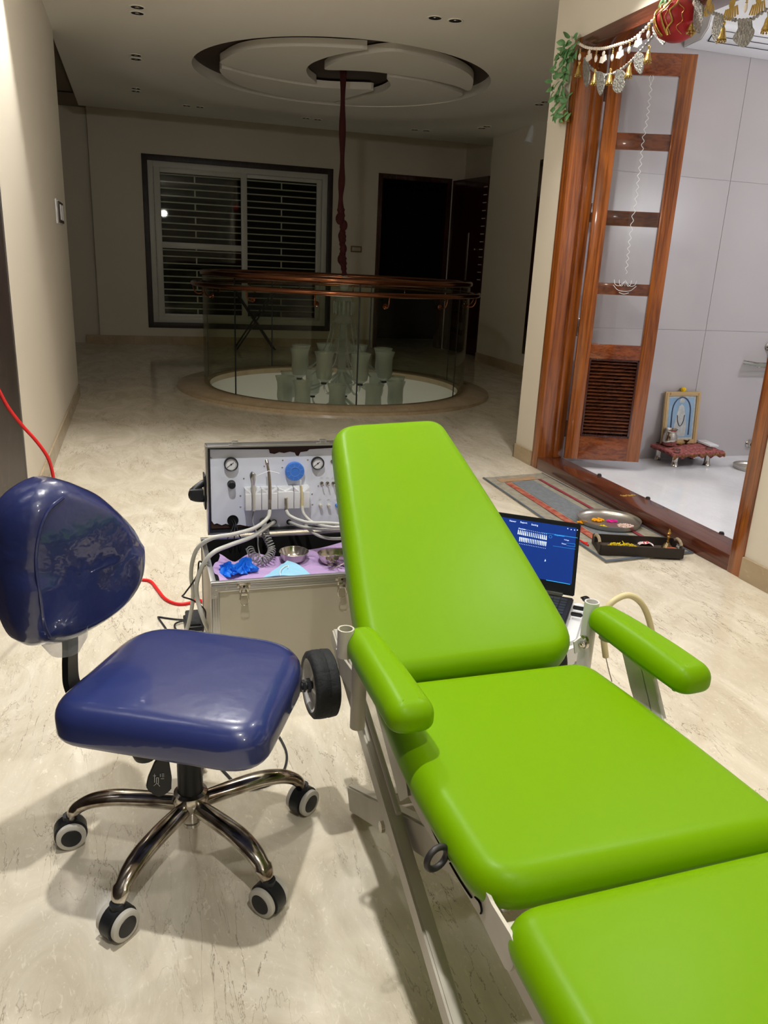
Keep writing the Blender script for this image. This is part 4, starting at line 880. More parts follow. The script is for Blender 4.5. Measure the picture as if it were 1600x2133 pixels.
t = thing('scaler_handpiece', 'cream scaler with thin upright tip standing in fourth cradle', 'handpiece', ony(630, 1060, HYp))
b = BM(); tube(b, [ony(x, y, HYp) for x, y in ((629, 1055), (629, 1035), (627, 1012))], lambda q: .0055-.001*q, 12, 4); obj('body', b, M_tube, t)
b = BM(); tube(b, [ony(x, y, HYp-.003) for x, y in ((626, 1012), (626, 1000))], .0032, 10, 2); obj('tip', b, M_white, t)
b = BM(); tube(b, [ony(629, 1054, HYp), ony(634, 1072, 2.56), ony(655, 1090, 2.50), ony(690, 1098, 2.45), ony(735, 1100, 2.44), V((.74, 2.42, .35))], .0055, 12, 8); obj('hose', b, M_hose, t)
b = BM(); tube(b, [V((ony(571, 1087, PY).x, PY-.001, ony(571, 1087, PY).z)), ony(558, 1096, 2.55), ony(525, 1118, 2.47), ony(480, 1135, 2.40), ony(446, 1150, 2.36), ony(424, 1175, 2.36), ony(410, 1215, 2.37), ony(412, 1250, 2.38), ony(424, 1290, 2.36), onz(445, 1335, .008), onz(450, 1350, .008)], .0072, 12, 8)
tag(obj('air_hose', b, M_hose), 'lower thick grey hose running from panel port over case side to floor', 'hose')
for nm, pts, lab in (('panel_hose', [(602, 1087, PY), (625, 1096, 2.55), (660, 1102, 2.50), (700, 1104, 2.48), (745, 1108, 2.47), (760, 1120, 2.45)], 'upper grey hose leaving the right panel port toward green backrest'),
                     ('waste_hose', [(634, 1088, PY-.02), (645, 1104, 2.52), (670, 1118, 2.49), (700, 1122, 2.47), (740, 1118, 2.46), (770, 1110, 2.46)], 'lowest grey hose loop sagging below the right side of panel')):
    b = BM(); tube(b, [ony(*p) for p in pts], .0055, 12, 8); tag(obj(nm, b, M_hose), lab, 'hose')
b = BM(); p = pp_(485, 1084, .002)
for k, (dx, q) in enumerate(((-.004, .0), (.002, .004), (.006, -.003))): tube(b, [p+V((dx, .001, q)), p+V((dx+.004, -.02, q-.01)), ony(480+8*k, 1110, 2.56), ony(474+14*k, 1122, 2.58)], .0018, 6, 5)
tag(obj('panel_wires', b, M_black), 'black wires coming out of the round hole at lower left panel', 'wires')
# contents of the case ----------------------------------------------------------------
ZT = .262
def cloth(bm, x0, x1, y0, y1, nx, ny, zf, t=.0015):
    g = [[V((x0+(x1-x0)*i/nx, y0+(y1-y0)*j/ny, zf(i/nx, j/ny))) for i in range(nx+1)] for j in range(ny+1)]
    loft_grid(bm, g, t)
def loft_grid(bm, g, t=.001):
    ny, nx = len(g), len(g[0]); A_ = [[bm.verts.new(p) for p in r] for r in g]; B_ = [[bm.verts.new(p-V((0, 0, t))) for p in r] for r in g]
    for j in range(ny-1):
        for i in range(nx-1):
            bm.faces.new((A_[j][i], A_[j][i+1], A_[j+1][i+1], A_[j+1][i])); bm.faces.new((B_[j+1][i], B_[j+1][i+1], B_[j][i+1], B_[j][i]))
    for i in range(nx-1): bm.faces.new((A_[0][i+1], A_[0][i], B_[0][i], B_[0][i+1])); bm.faces.new((A_[-1][i], A_[-1][i+1], B_[-1][i+1], B_[-1][i]))
    for j in range(ny-1): bm.faces.new((A_[j][0], A_[j+1][0], B_[j+1][0], B_[j][0])); bm.faces.new((A_[j+1][-1], A_[j][-1], B_[j][-1], B_[j+1][-1]))
def zc(u, v):
    lift = .040*max(0, 1-u/.10)**1.5 + .055*max(0, (u-.45)/.55)*max(0, (v-.62)/.38)**1.3 + .03*max(0, (v-.85)/.15)*max(0, 1-abs(u-.25)*5)
    return ZT+.003*math.sin(u*19+v*5)+.0025*math.sin(v*31-u*7)+lift+.006*math.sin(u*40)*max(0, 1-u/.3)
b = BM(); nx, ny = 60, 40; g = []
for j in range(ny+1):
    v = j/ny; row = []
    for i_ in range(nx+1):
        u = i_/nx; xa = CX0+.020+.05*max(0, v-.45)+.008*math.sin(v*9); x = xa+(CX1-.02-xa)*u; yt = CY1-.10+.045*u+.012*math.sin(u*14)-.02*math.exp(-((u-.1)/.06)**2)
        y = CY0+.018+(yt-CY0-.018)*v; row.append(V((x, y, zc(u, v))))
    g.append(row)
loft_grid(b, g, .0015); tag(obj('lilac_drape', b, M_purple, smooth=80), 'crumpled lilac disposable sheet lining the open case', 'drape sheet')
b = BM(); p = onz(612, 1168, ZT+.004); lathe(b, [(.0001, 0), (.030, 0), (.042, .010), (.050, .034), (.0515, .035), (.050, .036), (.0485, .034), (.041, .012), (.029, .003), (.0001, .002)], p, 36)
tag(obj('steel_bowl', b, M_steel, smooth=50), 'small round stainless steel bowl on the lilac sheet in case', 'bowl')
b = BM(); c_ = onz(700, 1172, ZT+.004); 
kb = [V((p.x, p.y)) for p in crom([(-.062, .010, 0), (-.045, .036, 0), (0, .045, 0), (.05, .034, 0), (.066, .0, 0), (.055, -.036, 0), (.03, -.048, 0), (.012, -.030, 0), (-.01, -.018, 0), (-.03, -.024, 0), (-.052, -.022, 0)], 4, True)]
rings = []
for s, z in ((.62, 0), (.72, .001), (.86, .008), (.97, .026), (1.0, .034), (1.03, .0355), (1.0, .036), (.95, .027), (.84, .010), (.70, .0035), (.60, .0028)): rings.append([V((c_.x+q.x*s, c_.y+q.y*s, c_.z+z)) for q in kb])
loft(b, rings, True, True); tag(obj('kidney_dish', b, M_steel, smooth=50), 'kidney shaped steel dish half hidden by green backrest', 'dish')
random.seed(11)
for k, (px, py, z, ang, lab) in enumerate(((688, 1176, .012, .3, 'left dental mirror lying in the kidney dish'), (694, 1170, .016, .6, 'middle dental mirror lying in the kidney dish'), (699, 1165, .020, 1.0, 'right dental mirror lying in the kidney dish'))):
    q = onz(px, py, ZT+.004+z); b = BM(); d = V((math.cos(-ang-.6), math.sin(-ang-.6), -.05)); lathe(b, [(.0001, 0), (.0095, 0), (.0100, .0015), (.0001, .0022)], q, 18, axis=(.1, -.2, 1)); tube(b, [q+d*.009, q+d*.05], .0013, 6, 1)
    tag(obj('dental_mirror', b, M_steel), lab, 'mirror', 'dental mirrors in the dish')
b = BM(); tube(b, [onz(690, 1186, .285), onz(712, 1176, .30), onz(735, 1162, .312)], lambda q: .002-.0008*q, 8, 4); tag(obj('dental_probe', b, M_steel), 'thin steel probe resting across the kidney dish rim', 'probe')
# crumpled gloves
def crumple(bm, c, rx, ry, h, seed, nu=34, nv=12, fold=.45):
    random.seed(seed); ph = [random.uniform(0, 6) for _ in range(12)]
    rings = []
    for j in range(nv):
        t_ = j/(nv-1); rr = math.cos(t_*PI/2)**.38; row = []
        for i in range(nu):
            a = 2*PI*i/nu; f = 1+fold*(.35*math.sin(3*a+ph[0]+t_*3)+.3*math.sin(7*a+ph[1]-t_*5)+.28*math.sin(13*a+ph[2]+t_*7))
            zz = h*t_*(1+.5*math.sin(5*a+ph[3])+.3*math.sin(11*a+ph[4]))*.8+.002
            row.append(V((c.x+rx*rr*f*math.cos(a), c.y+ry*rr*f*math.sin(a), c.z+max(0, zz))))
        rings.append(row)
    loft(bm, rings, True, True)
for px, py, rx, ry, h, sd_, lab in ((470, 1194, .036, .030, .022, 2, 'bright blue nitrile glove crumpled in the case front left corner'), (508, 1190, .038, .024, .028, 8, 'blue nitrile glove crumpled beside the surgical mask in case')):
    q = onz(px, py, ZT+.006); b = BM(); crumple(b, q, rx, ry, h, sd_, 60, 18, .6); q2 = q+V((.01, .0, .004)); crumple(b, q2, rx*.6, ry*.5, h*1.15, sd_+1, 40, 10, .7); tag(obj('nitrile_glove', b, M_glove, smooth=25), lab, 'glove')
# surgical mask
b = BM(); A_ = [onz(x, y, ZT+.012) for x, y in ((548, 1203), (598, 1176), (648, 1198), (644, 1206))]
A_[1].z += .014; g = []
for j in range(9):
    v = j/8; r0 = A_[0].lerp(A_[1], v); r1 = A_[3].lerp(A_[2], v); g.append([r0.lerp(r1, i_/14)+V((0, 0, .0018*math.sin(j*2.4)+.010*math.sin(PI*i_/14))) for i_ in range(15)])
loft_grid(b, g, .0012); mk = obj('surgical_mask', b, M_mask, smooth=50); tag(mk, 'folded light blue surgical mask at the case front edge', 'mask')
b = BM(); tube(b, [onz(x, y, ZT+.028) for x, y in ((584, 1199), (584, 1190), (590, 1182), (600, 1178), (600, 1184))], .0016, 8, 6); obj('ear_loop', b, M_white, mk)
# pedal and cables at left of the case
b = BM(); p = onz(410, 1300, 0); box(b, (p.x-.045, p.y-.06, .001), (p.x+.02, p.y+.05, .018), .006); fp = tag(thing('foot_pedal', 'black foot control on floor against the case left side', 'foot pedal', (p.x, p.y, 0)), None); 
obj('base', b, M_black, fp); b = BM(); q = [V((p.x-.038, p.y-.05, .018)), V((p.x-.038, p.y+.03, .018)), V((p.x-.038, p.y+.03, .045)), V((p.x-.038, p.y-.05, .022))]; prism(b, q, (.05, 0, 0), bev=.003); obj('pedal_plate', b, M_rubber, fp)
b = BM(); zf = .004
tube(b, [V((CX0-.004, 2.40, .30)), ony(415, 1170, 2.37), ony(410, 1200, 2.38), ony(385, 1236, 2.40), ony(381, 1243, 2.42), ony(405, 1252, 2.45), ony(428, 1275, 2.47), V((.165, 2.50, .02))], .0028, 8, 6)
tag(obj('signal_cable', b, M_black), 'thin black cable bent in a V beside the grey hoses', 'cable')
b = BM(); tube(b, [onz(x, y, zf) for x, y in ((432, 1284), (405, 1291), (370, 1290), (345, 1287), (331, 1285), (331, 1288), (345, 1308), (360, 1330), (400, 1345))], .0032, 8, 6)
tag(obj('power_cable', b, M_black), 'black cable lying in a sharp loop on the floor behind stool', 'cable')
b = BM(); tube(b, [onz(x, y, zf+.004) for x, y in ((410, 1294), (385, 1293), (367, 1298), (364, 1306), (374, 1316), (400, 1322))], .0032, 8, 6); tag(obj('pedal_cable', b, M_black), 'short black cable loop on the floor beside foot pedal', 'cable')
# red cable
b = BM(); pts = [ony(-12, 795, 2.85), ony(0, 818, 2.88), ony(18, 850, 2.92), ony(45, 885, 2.97), ony(75, 918, 3.0), ony(98, 950, 3.02), ony(108, 978, 3.04), ony(113, 1010, 3.05), ony(120, 1070, 3.05), onz(150, 1190, .01), onz(220, 1212, .008), onz(270, 1208, .006), onz(300, 1208, .006), onz(315, 1212, .006), onz(328, 1228, .006), onz(345, 1248, .006), onz(370, 1258, .006), onz(395, 1256, .006), onz(410, 1250, .006), onz(422, 1253, .007), onz(436, 1264, .007), onz(455, 1280, .007)]
tube(b, pts, .0062, 10, 7); tag(obj('red_power_cable', b, M_red), 'red power cable hanging at left and snaking over the floor to the case', 'cable')
# black cable under the stool toward the chair
b = BM(); tube(b, [onz(x, y, .004) for x, y in ((460, 1600), (500, 1638), (540, 1640), (575, 1625), (593, 1600), (597, 1570), (585, 1540), (560, 1500), (580, 1460), (630, 1438), (660, 1445))], .0032, 8, 6); tag(obj('floor_cable', b, M_black), 'thin dark cable curving on floor behind the stool base right caster', 'cable')

# ================================================================== LAPTOP + CART
la = math.radians(-37); lu = V((math.cos(la), math.sin(la), 0)); ln = V((lu.y, -lu.x, 0))
A = ony(1210, 1092, 1.78); Bq = ony(1196, 1243, 1.745)
LPW = .32; lb_ = Bq; up = (A-lb_); LHh = up.length; up.normalize(); lb0 = lb_-lu*LPW
nrm = lu.cross(up).normalized()
ct = thing('instrument_cart', 'white and grey cabinet behind the chair carrying the laptop', 'cart', (lb_.x-.15, lb_.y-.02, 0))
ctop = lb_.z-.022; front = V((-lu.y*-1, lu.x*-1, 0)); front = -V((-lu.y, lu.x, 0))
c0 = lb_+lu*.045; c0.z = 0
def cb(u, f): return V((c0.x, c0.y, 0))+lu*u+front*f
b = BM(); W_ = -.42; q = [cb(0, -.03), cb(0, .22), cb(-.03, .27), cb(W_+.03, .27), cb(W_, .22), cb(W_, -.03)]
prism(b, [p+V((0, 0, ctop-.075)) for p in q], (0, 0, .073), bev=.012); obj('cart_top', b, M_white, ct)
b = BM(); q2 = [cb(-.012, -.02), cb(-.012, .21), cb(-.04, .255), cb(W_+.04, .255), cb(W_+.012, .21), cb(W_+.012, -.02)]; prism(b, [p+V((0, 0, .03)) for p in q2], (0, 0, ctop-.106), bev=.006); obj('cart_body', b, mat('cart_grey', (128, 124, 116), .5), ct)
for s in ((-.05, .03), (-.05, .21), (W_+.05, .03), (W_+.05, .21)):
    b = BM(); p = cb(*s); cyl(b, p+V((-.012, 0, .016)), p+V((.012, 0, .016)), .0155, seg=18); cyl(b, p+V((0, 0, .016)), p+V((0, 0, .04)), .006); obj('caster', b, M_black, ct)
t = thing('laptop', 'open black laptop showing blue dental imaging software on white cart', 'laptop', lb_-lu*LPW/2)
def sp2(u, v, n=0): return lb0+lu*u+up*v+nrm*n
b = BM(); prism(b, [sp2(0, 0), sp2(LPW, 0), sp2(LPW, LHh), sp2(0, LHh)], nrm*-.007, bev=.0025); scr_lid = obj('screen_lid', b, M_black, t)
bz = .010; sn = .0006
b = BM(); q = [sp2(bz, .034, sn-.0003), sp2(LPW-bz, .034, sn-.0003), sp2(LPW-bz, LHh-.012, sn-.0003), sp2(bz, LHh-.012, sn-.0003)]; prism(b, q, nrm*.0003); sc_ = obj('display', b, M_screen, scr_lid, smooth=0)
def spx(px, py):
    d = ray(px, py); o = V((0, 0, HC)); tt = (lb0-o).dot(nrm)/d.dot(nrm); return o+d*tt+nrm*.0009
# menu text (positions measured on the screen)
for body, px, py, sz, m in (('Viewer', 1061, 1086, .0068, M_scrtxt), ('Report', 1084, 1089, .0068, M_scrtxt), ('Setting', 1107, 1094, .0068, M_scrtxt), ('Preview', 1081, 1102, .0058, M_scrtxt), ('Acquisition', 1155, 1115, .0062, M_scrcy), ('Voltage', 1175, 1125, .0045, M_scrtxt), ('Patient', 1170, 1133, .0045, M_scrtxt)):
    textobj(body, sz, spx(px, py), lu, up, m, t)
b = BM()
for row, (xa, ya, xb, yb) in enumerate(((1080, 1108, 1138, 1120), (1083, 1123, 1137, 1133))):
    for k in range(16):
        f = k/15; c_ = spx(xa+(xb-xa)*f, ya+(yb-ya)*f); wd_ = .0011 if 4 < k < 12 else .0016
        a_ = (.0 if row == 0 else .0)+(k-8)*.02; hh = .0062
        prism(b, [c_-lu*wd_*.6-up*hh, c_+lu*wd_*.6-up*hh, c_+lu*wd_*1.1+up*hh, c_-lu*wd_*1.1+up*hh] if row else [c_-lu*wd_*1.1-up*hh, c_+lu*wd_*1.1-up*hh, c_+lu*wd_*.6+up*hh, c_-lu*wd_*.6+up*hh], nrm*.0003)
        for dv in (.0105 if row == 0 else -.0125,): c2 = c_+up*dv; prism(b, [c2-lu*.0007-up*.0007, c2+lu*.0007-up*.0007, c2+lu*.0007+up*.0007, c2-lu*.0007+up*.0007], nrm*.0003)
c_ = spx(1136, 1167); obj('tooth_chart', b, M_scrtxt, sc_, smooth=0); b = BM(); prism(b, [c_-lu*.002-up*.004, c_+lu*.002-up*.002, c_+up*.004], nrm*.0003)
obj('mouse_pointer', b, M_scrtxt, sc_, smooth=0); b = BM()
for px, py in ((1183, 1101), (1190, 1103), (1197, 1104), (1203, 1104)): c2 = spx(px, py); prism(b, [c2-lu*.0012-up*.0012, c2+lu*.0012-up*.0012, c2+lu*.0012+up*.0012, c2-lu*.0012+up*.0012], nrm*.0003)
obj('window_buttons', b, M_scrtxt, sc_, smooth=0)
b = BM()
for (xa, ya), (xb, yb), th_ in (((1128, 1109), (1203, 1120), .0006), ((1154, 1114), (1204, 1121), .0004), ((1152, 1137), (1199, 1144), .0005), ((1138, 1208), (1188, 1217), .0016), ((1180, 1131), (1198, 1133), .0005), ((1180, 1136), (1198, 1139), .0005), ((1198, 1133), (1198, 1139), .0005)): bar(b, spx(xa, ya), spx(xb, yb), .0003, th_, side=nrm, bev=0)
tube(b, [spx(1147, 1118)+lu*.004*math.cos(q)+up*.004*math.sin(q) for q in [2*PI*k/16 for k in range(16)]], .0003, 5, 1, closed=True, smooth=False)
obj('screen_lines', b, M_scrcy, sc_, smooth=0)
b = BM(); hb = lb0+V((0, 0, -.004)); prism(b, [hb, hb+lu*LPW, hb+lu*LPW+front*.225, hb+front*.225], (0, 0, -.016), bev=.003); base = obj('keyboard_base', b, M_black, t)
b = BM()
for r_ in range(6):
    for k in range(15):
        p = hb+lu*(.012+.0198*k)+front*(.018+.0185*r_); prism(b, [p, p+lu*.0165, p+lu*.0165+front*.0155, p+front*.0155], (0, 0, .0016))
obj('keys', b, mat('key_black', (46, 50, 56), .4), base, smooth=0)
b = BM(); bar(b, sp2(.03, .001, .004), sp2(LPW-.03, .001, .004), .008, .010, side=nrm, bev=.002); obj('hinge_strip', b, M_alu, t)
b = BM(); cc0 = lb_+lu*.004+front*.05+V((0, 0, -.010)); box_ = cc0
for k, f in enumerate((.0, .045)):
    p = cc0+front*f; bar(b, p, p+lu*.030, .007, .011, side=front, bev=.002)
p = cc0+lu*.03; tube(b, [p, p+lu*.014+V((0, 0, .004)), p+lu*.012+front*-.03+V((0, 0, .012)), p+lu*.0+front*-.055+V((0, 0, .014)), p+lu*-.016+front*-.06+V((0, 0, .006))], .0028, 8, 6)
p = cc0+front*.045+lu*.028; tube(b, [p, p+lu*.012, p+lu*.016+front*.02+V((0, 0, -.02)), p+lu*.022+front*.04+V((0, 0, -.10)), p+lu*.016+front*.05+V((0, 0, -.22))], .0024, 8, 6)
tag(obj('usb_cables', b, M_black), 'black plugs and cables at the right edge of laptop', 'cables')
b = BM(); p = onz(1225, 1249, 0); q = ony(1214, 1247, lb_.y-.02); tube(b, [q, ony(1220, 1249, q.y), ony(1229, 1250, q.y)], lambda t_: .004+.003*math.sin(PI*t_), 8, 4); tag(obj('cart_hook', b, M_black), 'small black hook sticking out from the cart right side', 'hook')

# ================================================================== DOORWAY FLOOR ITEMS
# striped mat
ma, mb_, mc, md_ = V((2.470, 4.39, 0)), V((2.02, 4.33, 0)), V((1.985, 2.865, 0)), V((2.487, 2.90, 0))
def mp(u, v, z=0): return ma.lerp(mb_, u).lerp(md_.lerp(mc, u), v)+V((0, 0, z))
mt = thing('door_mat', 'long worn grey mat with red and orange stripes by shrine sill', 'mat', mp(.5, .5))
b = BM(); g = [[mp(i_/24, j/60, .006+.0012*math.sin(i_*.9+j*.4)) for i_ in range(25)] for j in range(61)]; loft_grid(b, g, .005)
matm = mat('mat_weave', (170, 162, 142), .95, var=(28, (128, 124, 114), .35), bump=(150, .7, .004)); mm_ = obj('mat_field', b, matm, mt)
def strip(nm, u0, u1, v0, v1, m, z=.0082, par=None, rag=0):
    b = BM(); n = max(4, int((v1-v0)*60)); random.seed(int(u0*100))
    g = [[mp(u+(random.uniform(-rag, rag) if rag else 0), v0+(v1-v0)*j/n, z+.0012*math.sin(u*21+v0*24)) for u in (u0, (u0+u1)/2, u1)] for j in range(n+1)]
    loft_grid(b, g, .001); return obj(nm, b, m, par or mt, smooth=0)
strip('edge_binding', 0, .02, 0, 1, mat('mat_edge', (84, 92, 104), .9)); strip('edge_binding', .975, 1, 0, 1, MATS['mat_edge']); strip('edge_binding', 0, 1, .985, 1, MATS['mat_edge']); 
strip('grey_panel', .34, .68, .10, .92, mat('mat_grey', (128, 134, 140), .95, var=(40, (104, 108, 112), .3)), .0086)
strip('red_stripe', .20, .25, .09, .93, mat('mat_red', (150, 58, 66), .95, var=(60, (130, 40, 54), .3)), .0092)
strip('orange_stripe', .70, .80, .10, .93, mat('mat_orange', (176, 112, 84), .95, var=(26, (150, 52, 50), .75)), .0092)
strip('tan_band', .24, .84, .045, .09, mat('mat_tan', (184, 144, 106), .95, var=(40, (150, 130, 108), .4)), .0090)
# steel thali
def thali(name, lab, c, r, h, grp=None):
    t = thing(name, lab, 'plate', c); b = BM(); lathe(b, [(.0001, 0), (r*.93, 0), (r*.965, h*.15), (r*.985, h), (r, h*1.02), (r*.995, h*.94), (r*.955, h*.2), (r*.92, .0022), (.0001, .0022)], c, 48); obj('dish', b, mat('brushed_steel', (190, 186, 178), .34, metal=.9) if 'brushed_steel' not in MATS else MATS['brushed_steel'], t, smooth=50); return t
tc_ = V((2.320, 3.375, .010)); tr = .165
t = thali('steel_thali', 'large round steel plate with coloured powders and flowers on mat', tc_, tr, .026)
def pile(c, rx, ry, h, n, r, m, name, seed, lab, cat, kind=None, parent=None, grp=None):
    random.seed(seed); b = BM()
    for _ in range(n):
        a = random.uniform(0, 2*PI); q = math.sqrt(random.random()); p = c+V((rx*q*math.cos(a), ry*q*math.sin(a), r*.6+h*(1-q)*random.random())); ball(b, p, r*random.uniform(.6, 1.2), 6, sc=(1, random.uniform(.6, 1), .6))
    o = obj(name, b, m, parent); tag(o, lab, cat, grp, kind); return o
def tp_(px, py, z=.014): return onz(px, py, z)
pile(tp_(1245, 1084), .034, .026, .012, 90, .0055, M_orange, 'turmeric_powder', 1, 'orange turmeric powder heap at the plate back', 'powder', 'stuff')
pile(tp_(1213, 1089), .026, .022, .010, 60, .0055, M_orange, 'marigold_petals', 2, 'orange petals heap at the plate left edge', 'petals', 'stuff')
pile(tp_(1274, 1086), .032, .020, .008, 80, .0045, M_pink, 'pink_powder', 3, 'magenta pink powder heap in the steel plate', 'powder', 'stuff')
pile(tp_(1254, 1100), .028, .022, .014, 60, .006, M_yel, 'yellow_flowers', 4, 'yellow flower petals at the plate front', 'flowers', 'stuff')
pile(tp_(1303, 1096), .044, .034, .006, 200, .004, M_peach, 'rice_grains', 5, 'pinkish rice grains at the right of steel plate', 'rice', 'stuff')
# black wooden tray
ta, tb, tcx, td = V((2.010, 2.955, .008)), V((2.372, 2.835, .008)), V((2.425, 2.985, .008)), V((2.062, 3.108, .008))
t = thing('wooden_tray', 'dark wooden serving tray with jute handles on the mat end', 'tray', (ta+tcx)/2)
tm = mat('dark_tray_wood', (52, 44, 38), .6, var=(20, (34, 28, 24), .4)); hh = .048
b = BM(); prism(b, [ta, tb, tcx, td], (0, 0, .008)); obj('tray_floor', b, mat('tray_floor_wood', (86, 72, 58), .7, var=(14, (60, 50, 40), .4)), t)
def wallbar(p, q, h, m=tm, nm='tray_side', thk=.010):
    b = BM(); bar(b, p+V((0, 0, h/2)), q+V((0, 0, h/2)), thk, h, side=(q-p).cross(V((0, 0, 1))), bev=.0015); return obj(nm, b, m, t)
wallbar(ta, tb, hh); wallbar(td, tcx, hh)
for p, q in ((ta, td), (tb, tcx)):
    wallbar(p, p.lerp(q, .30), hh, nm='tray_end'); wallbar(p.lerp(q, .70), q, hh, nm='tray_end'); wallbar(p.lerp(q, .29), p.lerp(q, .71), hh*.45, nm='tray_end')
    b = BM(); tube(b, [p.lerp(q, .22)+V((0, 0, hh)), p.lerp(q, .32)+V((0, 0, hh+.012)), p.lerp(q, .5)+V((0, 0, hh+.016)), p.lerp(q, .68)+V((0, 0, hh+.012)), p.lerp(q, .78)+V((0, 0, hh))], .0075, 10, 5); obj('jute_handle', b, mat('jute', (176, 158, 130), .9, bump=(200, 1)) if 'jute' not in MATS else MATS['jute'], t)
def strands(c, rx, ry, n, seed, m, name, lab, cat):
    random.seed(seed); b = BM()
    for _ in range(n):
        a = random.uniform(0, 2*PI); q = math.sqrt(random.random()); p = c+V((rx*q*math.cos(a), ry*q*math.sin(a), random.uniform(.002, .012))); d = V((random.uniform(-1, 1), random.uniform(-1, 1), random.uniform(-.2, .5))).normalized()*.012
        tube(b, [p-d, p+V((0, 0, .003)), p+d], lambda t_: .0022*math.sin(PI*(.1+.8*t_)), 5, 2)
    tag(obj(name, b, m), lab, cat, None, 'stuff')
dirT = (tb-ta).normalized(); ctr = (ta+tcx)/2
strands(ctr-dirT*.075+V((0, 0, .010)), .070, .045, 90, 5, M_yel, 'flower_petals', 'shredded yellow petals on the wooden tray', 'petals')
b = BM(); c_ = onz(1342, 1130, .022); n_ = V((-dirT.y, dirT.x, 0)); g = []
for j in range(13): g.append([c_+dirT*(-.035+.07*i_/16)+n_*(-.040+.07*j/12)+V((0, 0, .010*math.sin(PI*i_/16)+.003*math.sin(j*1.3+i_*.7))) for i_ in range(17)])
loft_grid(b, g, .002); cl = tag(obj('folded_cloth', b, mat('white_cotton', (232, 214, 216), .8)), 'white cloth with red stripes folded on the wooden tray', 'cloth')
for k in (5, 8, 10):
    b = BM(); gg = [[g[j][i_]+V((0, 0, .0012)) for i_ in (k, k+1)] for j in range(13)]; loft_grid(b, gg, .0008); obj('red_stripe', b, MATS['red_cable'], cl)
c_ = onz(1389, 1141, .018); b = BM(); lathe(b, [(.024, 0), (.026, .003), (.021, .012), (.014, .022), (.008, .027), (.0001, .029)], c_, 24); bl_ = thing('brass_bell', 'brass hand bell with figure handle standing on the wooden tray', 'bell', c_); obj('bell_cup', b, mat('aged_brass', (120, 104, 74), .35, metal=.9), bl_)
b = BM(); lathe(b, [(.005, .028), (.007, .034), (.004, .040), (.006, .050), (.008, .056), (.005, .062), (.007, .068), (.010, .074), (.006, .080), (.005, .088), (.002, .094), (.0001, .098)], c_, 14); obj('bell_handle', b, M_brass, bl_)
b = BM(); c_ = onz(1395, 1146, .018); lathe(b, [(.0001, 0), (.014, 0), (.024, .010), (.0245, .012), (.022, .011), (.012, .004), (.0001, .003)], c_+V((.004, -.012, 0)), 20); tag(obj('clay_lamp', b, M_clay), 'small terracotta oil lamp in front of the brass bell', 'lamp')
b = BM(); tube(b, [onz(1208, 1125, .012), onz(1216, 1130, .014), onz(1226, 1136, .012)], .004, 8, 4); tube(b, [onz(1210, 1128, .012), onz(1224, 1131, .014)], .003, 8, 3); tag(obj('red_thread', b, M_red), 'small red thread bundle on the mat beside wooden tray', 'thread')

# ================================================================== SHRINE ITEMS
ft = V((3.30, 4.15, .025))
# low silver-legged stool with maroon brocade
Lf_, Rf_, Lb_, Rb_ = onz(1404, 972, .025), onz(1471, 970, .025), onz(1369, 958, .025), onz(1440, 956, .025)
ctr = (Lf_+Rf_+Lb_+Rb_)/4; ZS = .148
t = thing('low_altar_stool', 'low stool with four shiny silver legs against the shrine wall', 'stool', ctr)
for p in (Lf_, Rf_, Lb_, Rb_):
    b = BM(); lathe(b, [(.0001, 0), (.026, 0), (.028, .006), (.022, .014), (.019, .04), (.021, .07), (.026, ZS-.025)], p, 20); obj('leg', b, M_steel, t)
ux = (Rf_-Lf_); uy = (Lb_-Lf_)
b = BM(); q = [Lf_-ux*.20-uy*.30, Rf_+ux*.24-uy*.26, Rb_+ux*.22+uy*.02, Lb_-ux*.18+uy*.02]; q = [V((p.x, min(p.y, 4.585), ZS-.027)) for p in q]; prism(b, q, (0, 0, .015)); obj('stool_top', b, M_darkwood, t)
b = BM(); g = []
for j in range(25):
    v = -.16+1.32*j/24; row = []
    for i_ in range(41):
        u = -.14+1.28*i_/40; du = max(0, -u, u-1); dv = max(0, -v)
        cu, cvv = min(max(u, -.06), 1.06), min(max(v, -.06), 1)
        p = q[0].lerp(q[1], cu).lerp(q[3].lerp(q[2], cu), cvv); p = V((p.x, p.y, ZS-.0095+.002*math.sin(i_*1.3+j)+.0015*math.sin(j*2.1)))
        dd = max(0, -u-.06, u-1.06)*.25+max(0, -v-.06)*.22
        p.z -= dd*(1+.8*math.sin(i_*.5)**2)
        if i_ < 9 and j < 5: p.z -= .006
        row.append(p)
    g.append(row)
loft_grid(b, g, .003); bc = tag(obj('brocade_cloth', b, M_maroon), 'maroon and gold brocade cloth draped over the low silver-legged stool', 'cloth')
b = BM()
for i_ in range(0, 40):
    p = g[1][i_]; tube(b, [p+V((0, -.002, .001)), p+V((0, -.006, -.012))], .0022, 5, 1)
obj('gold_fringe', b, M_gold, bc)
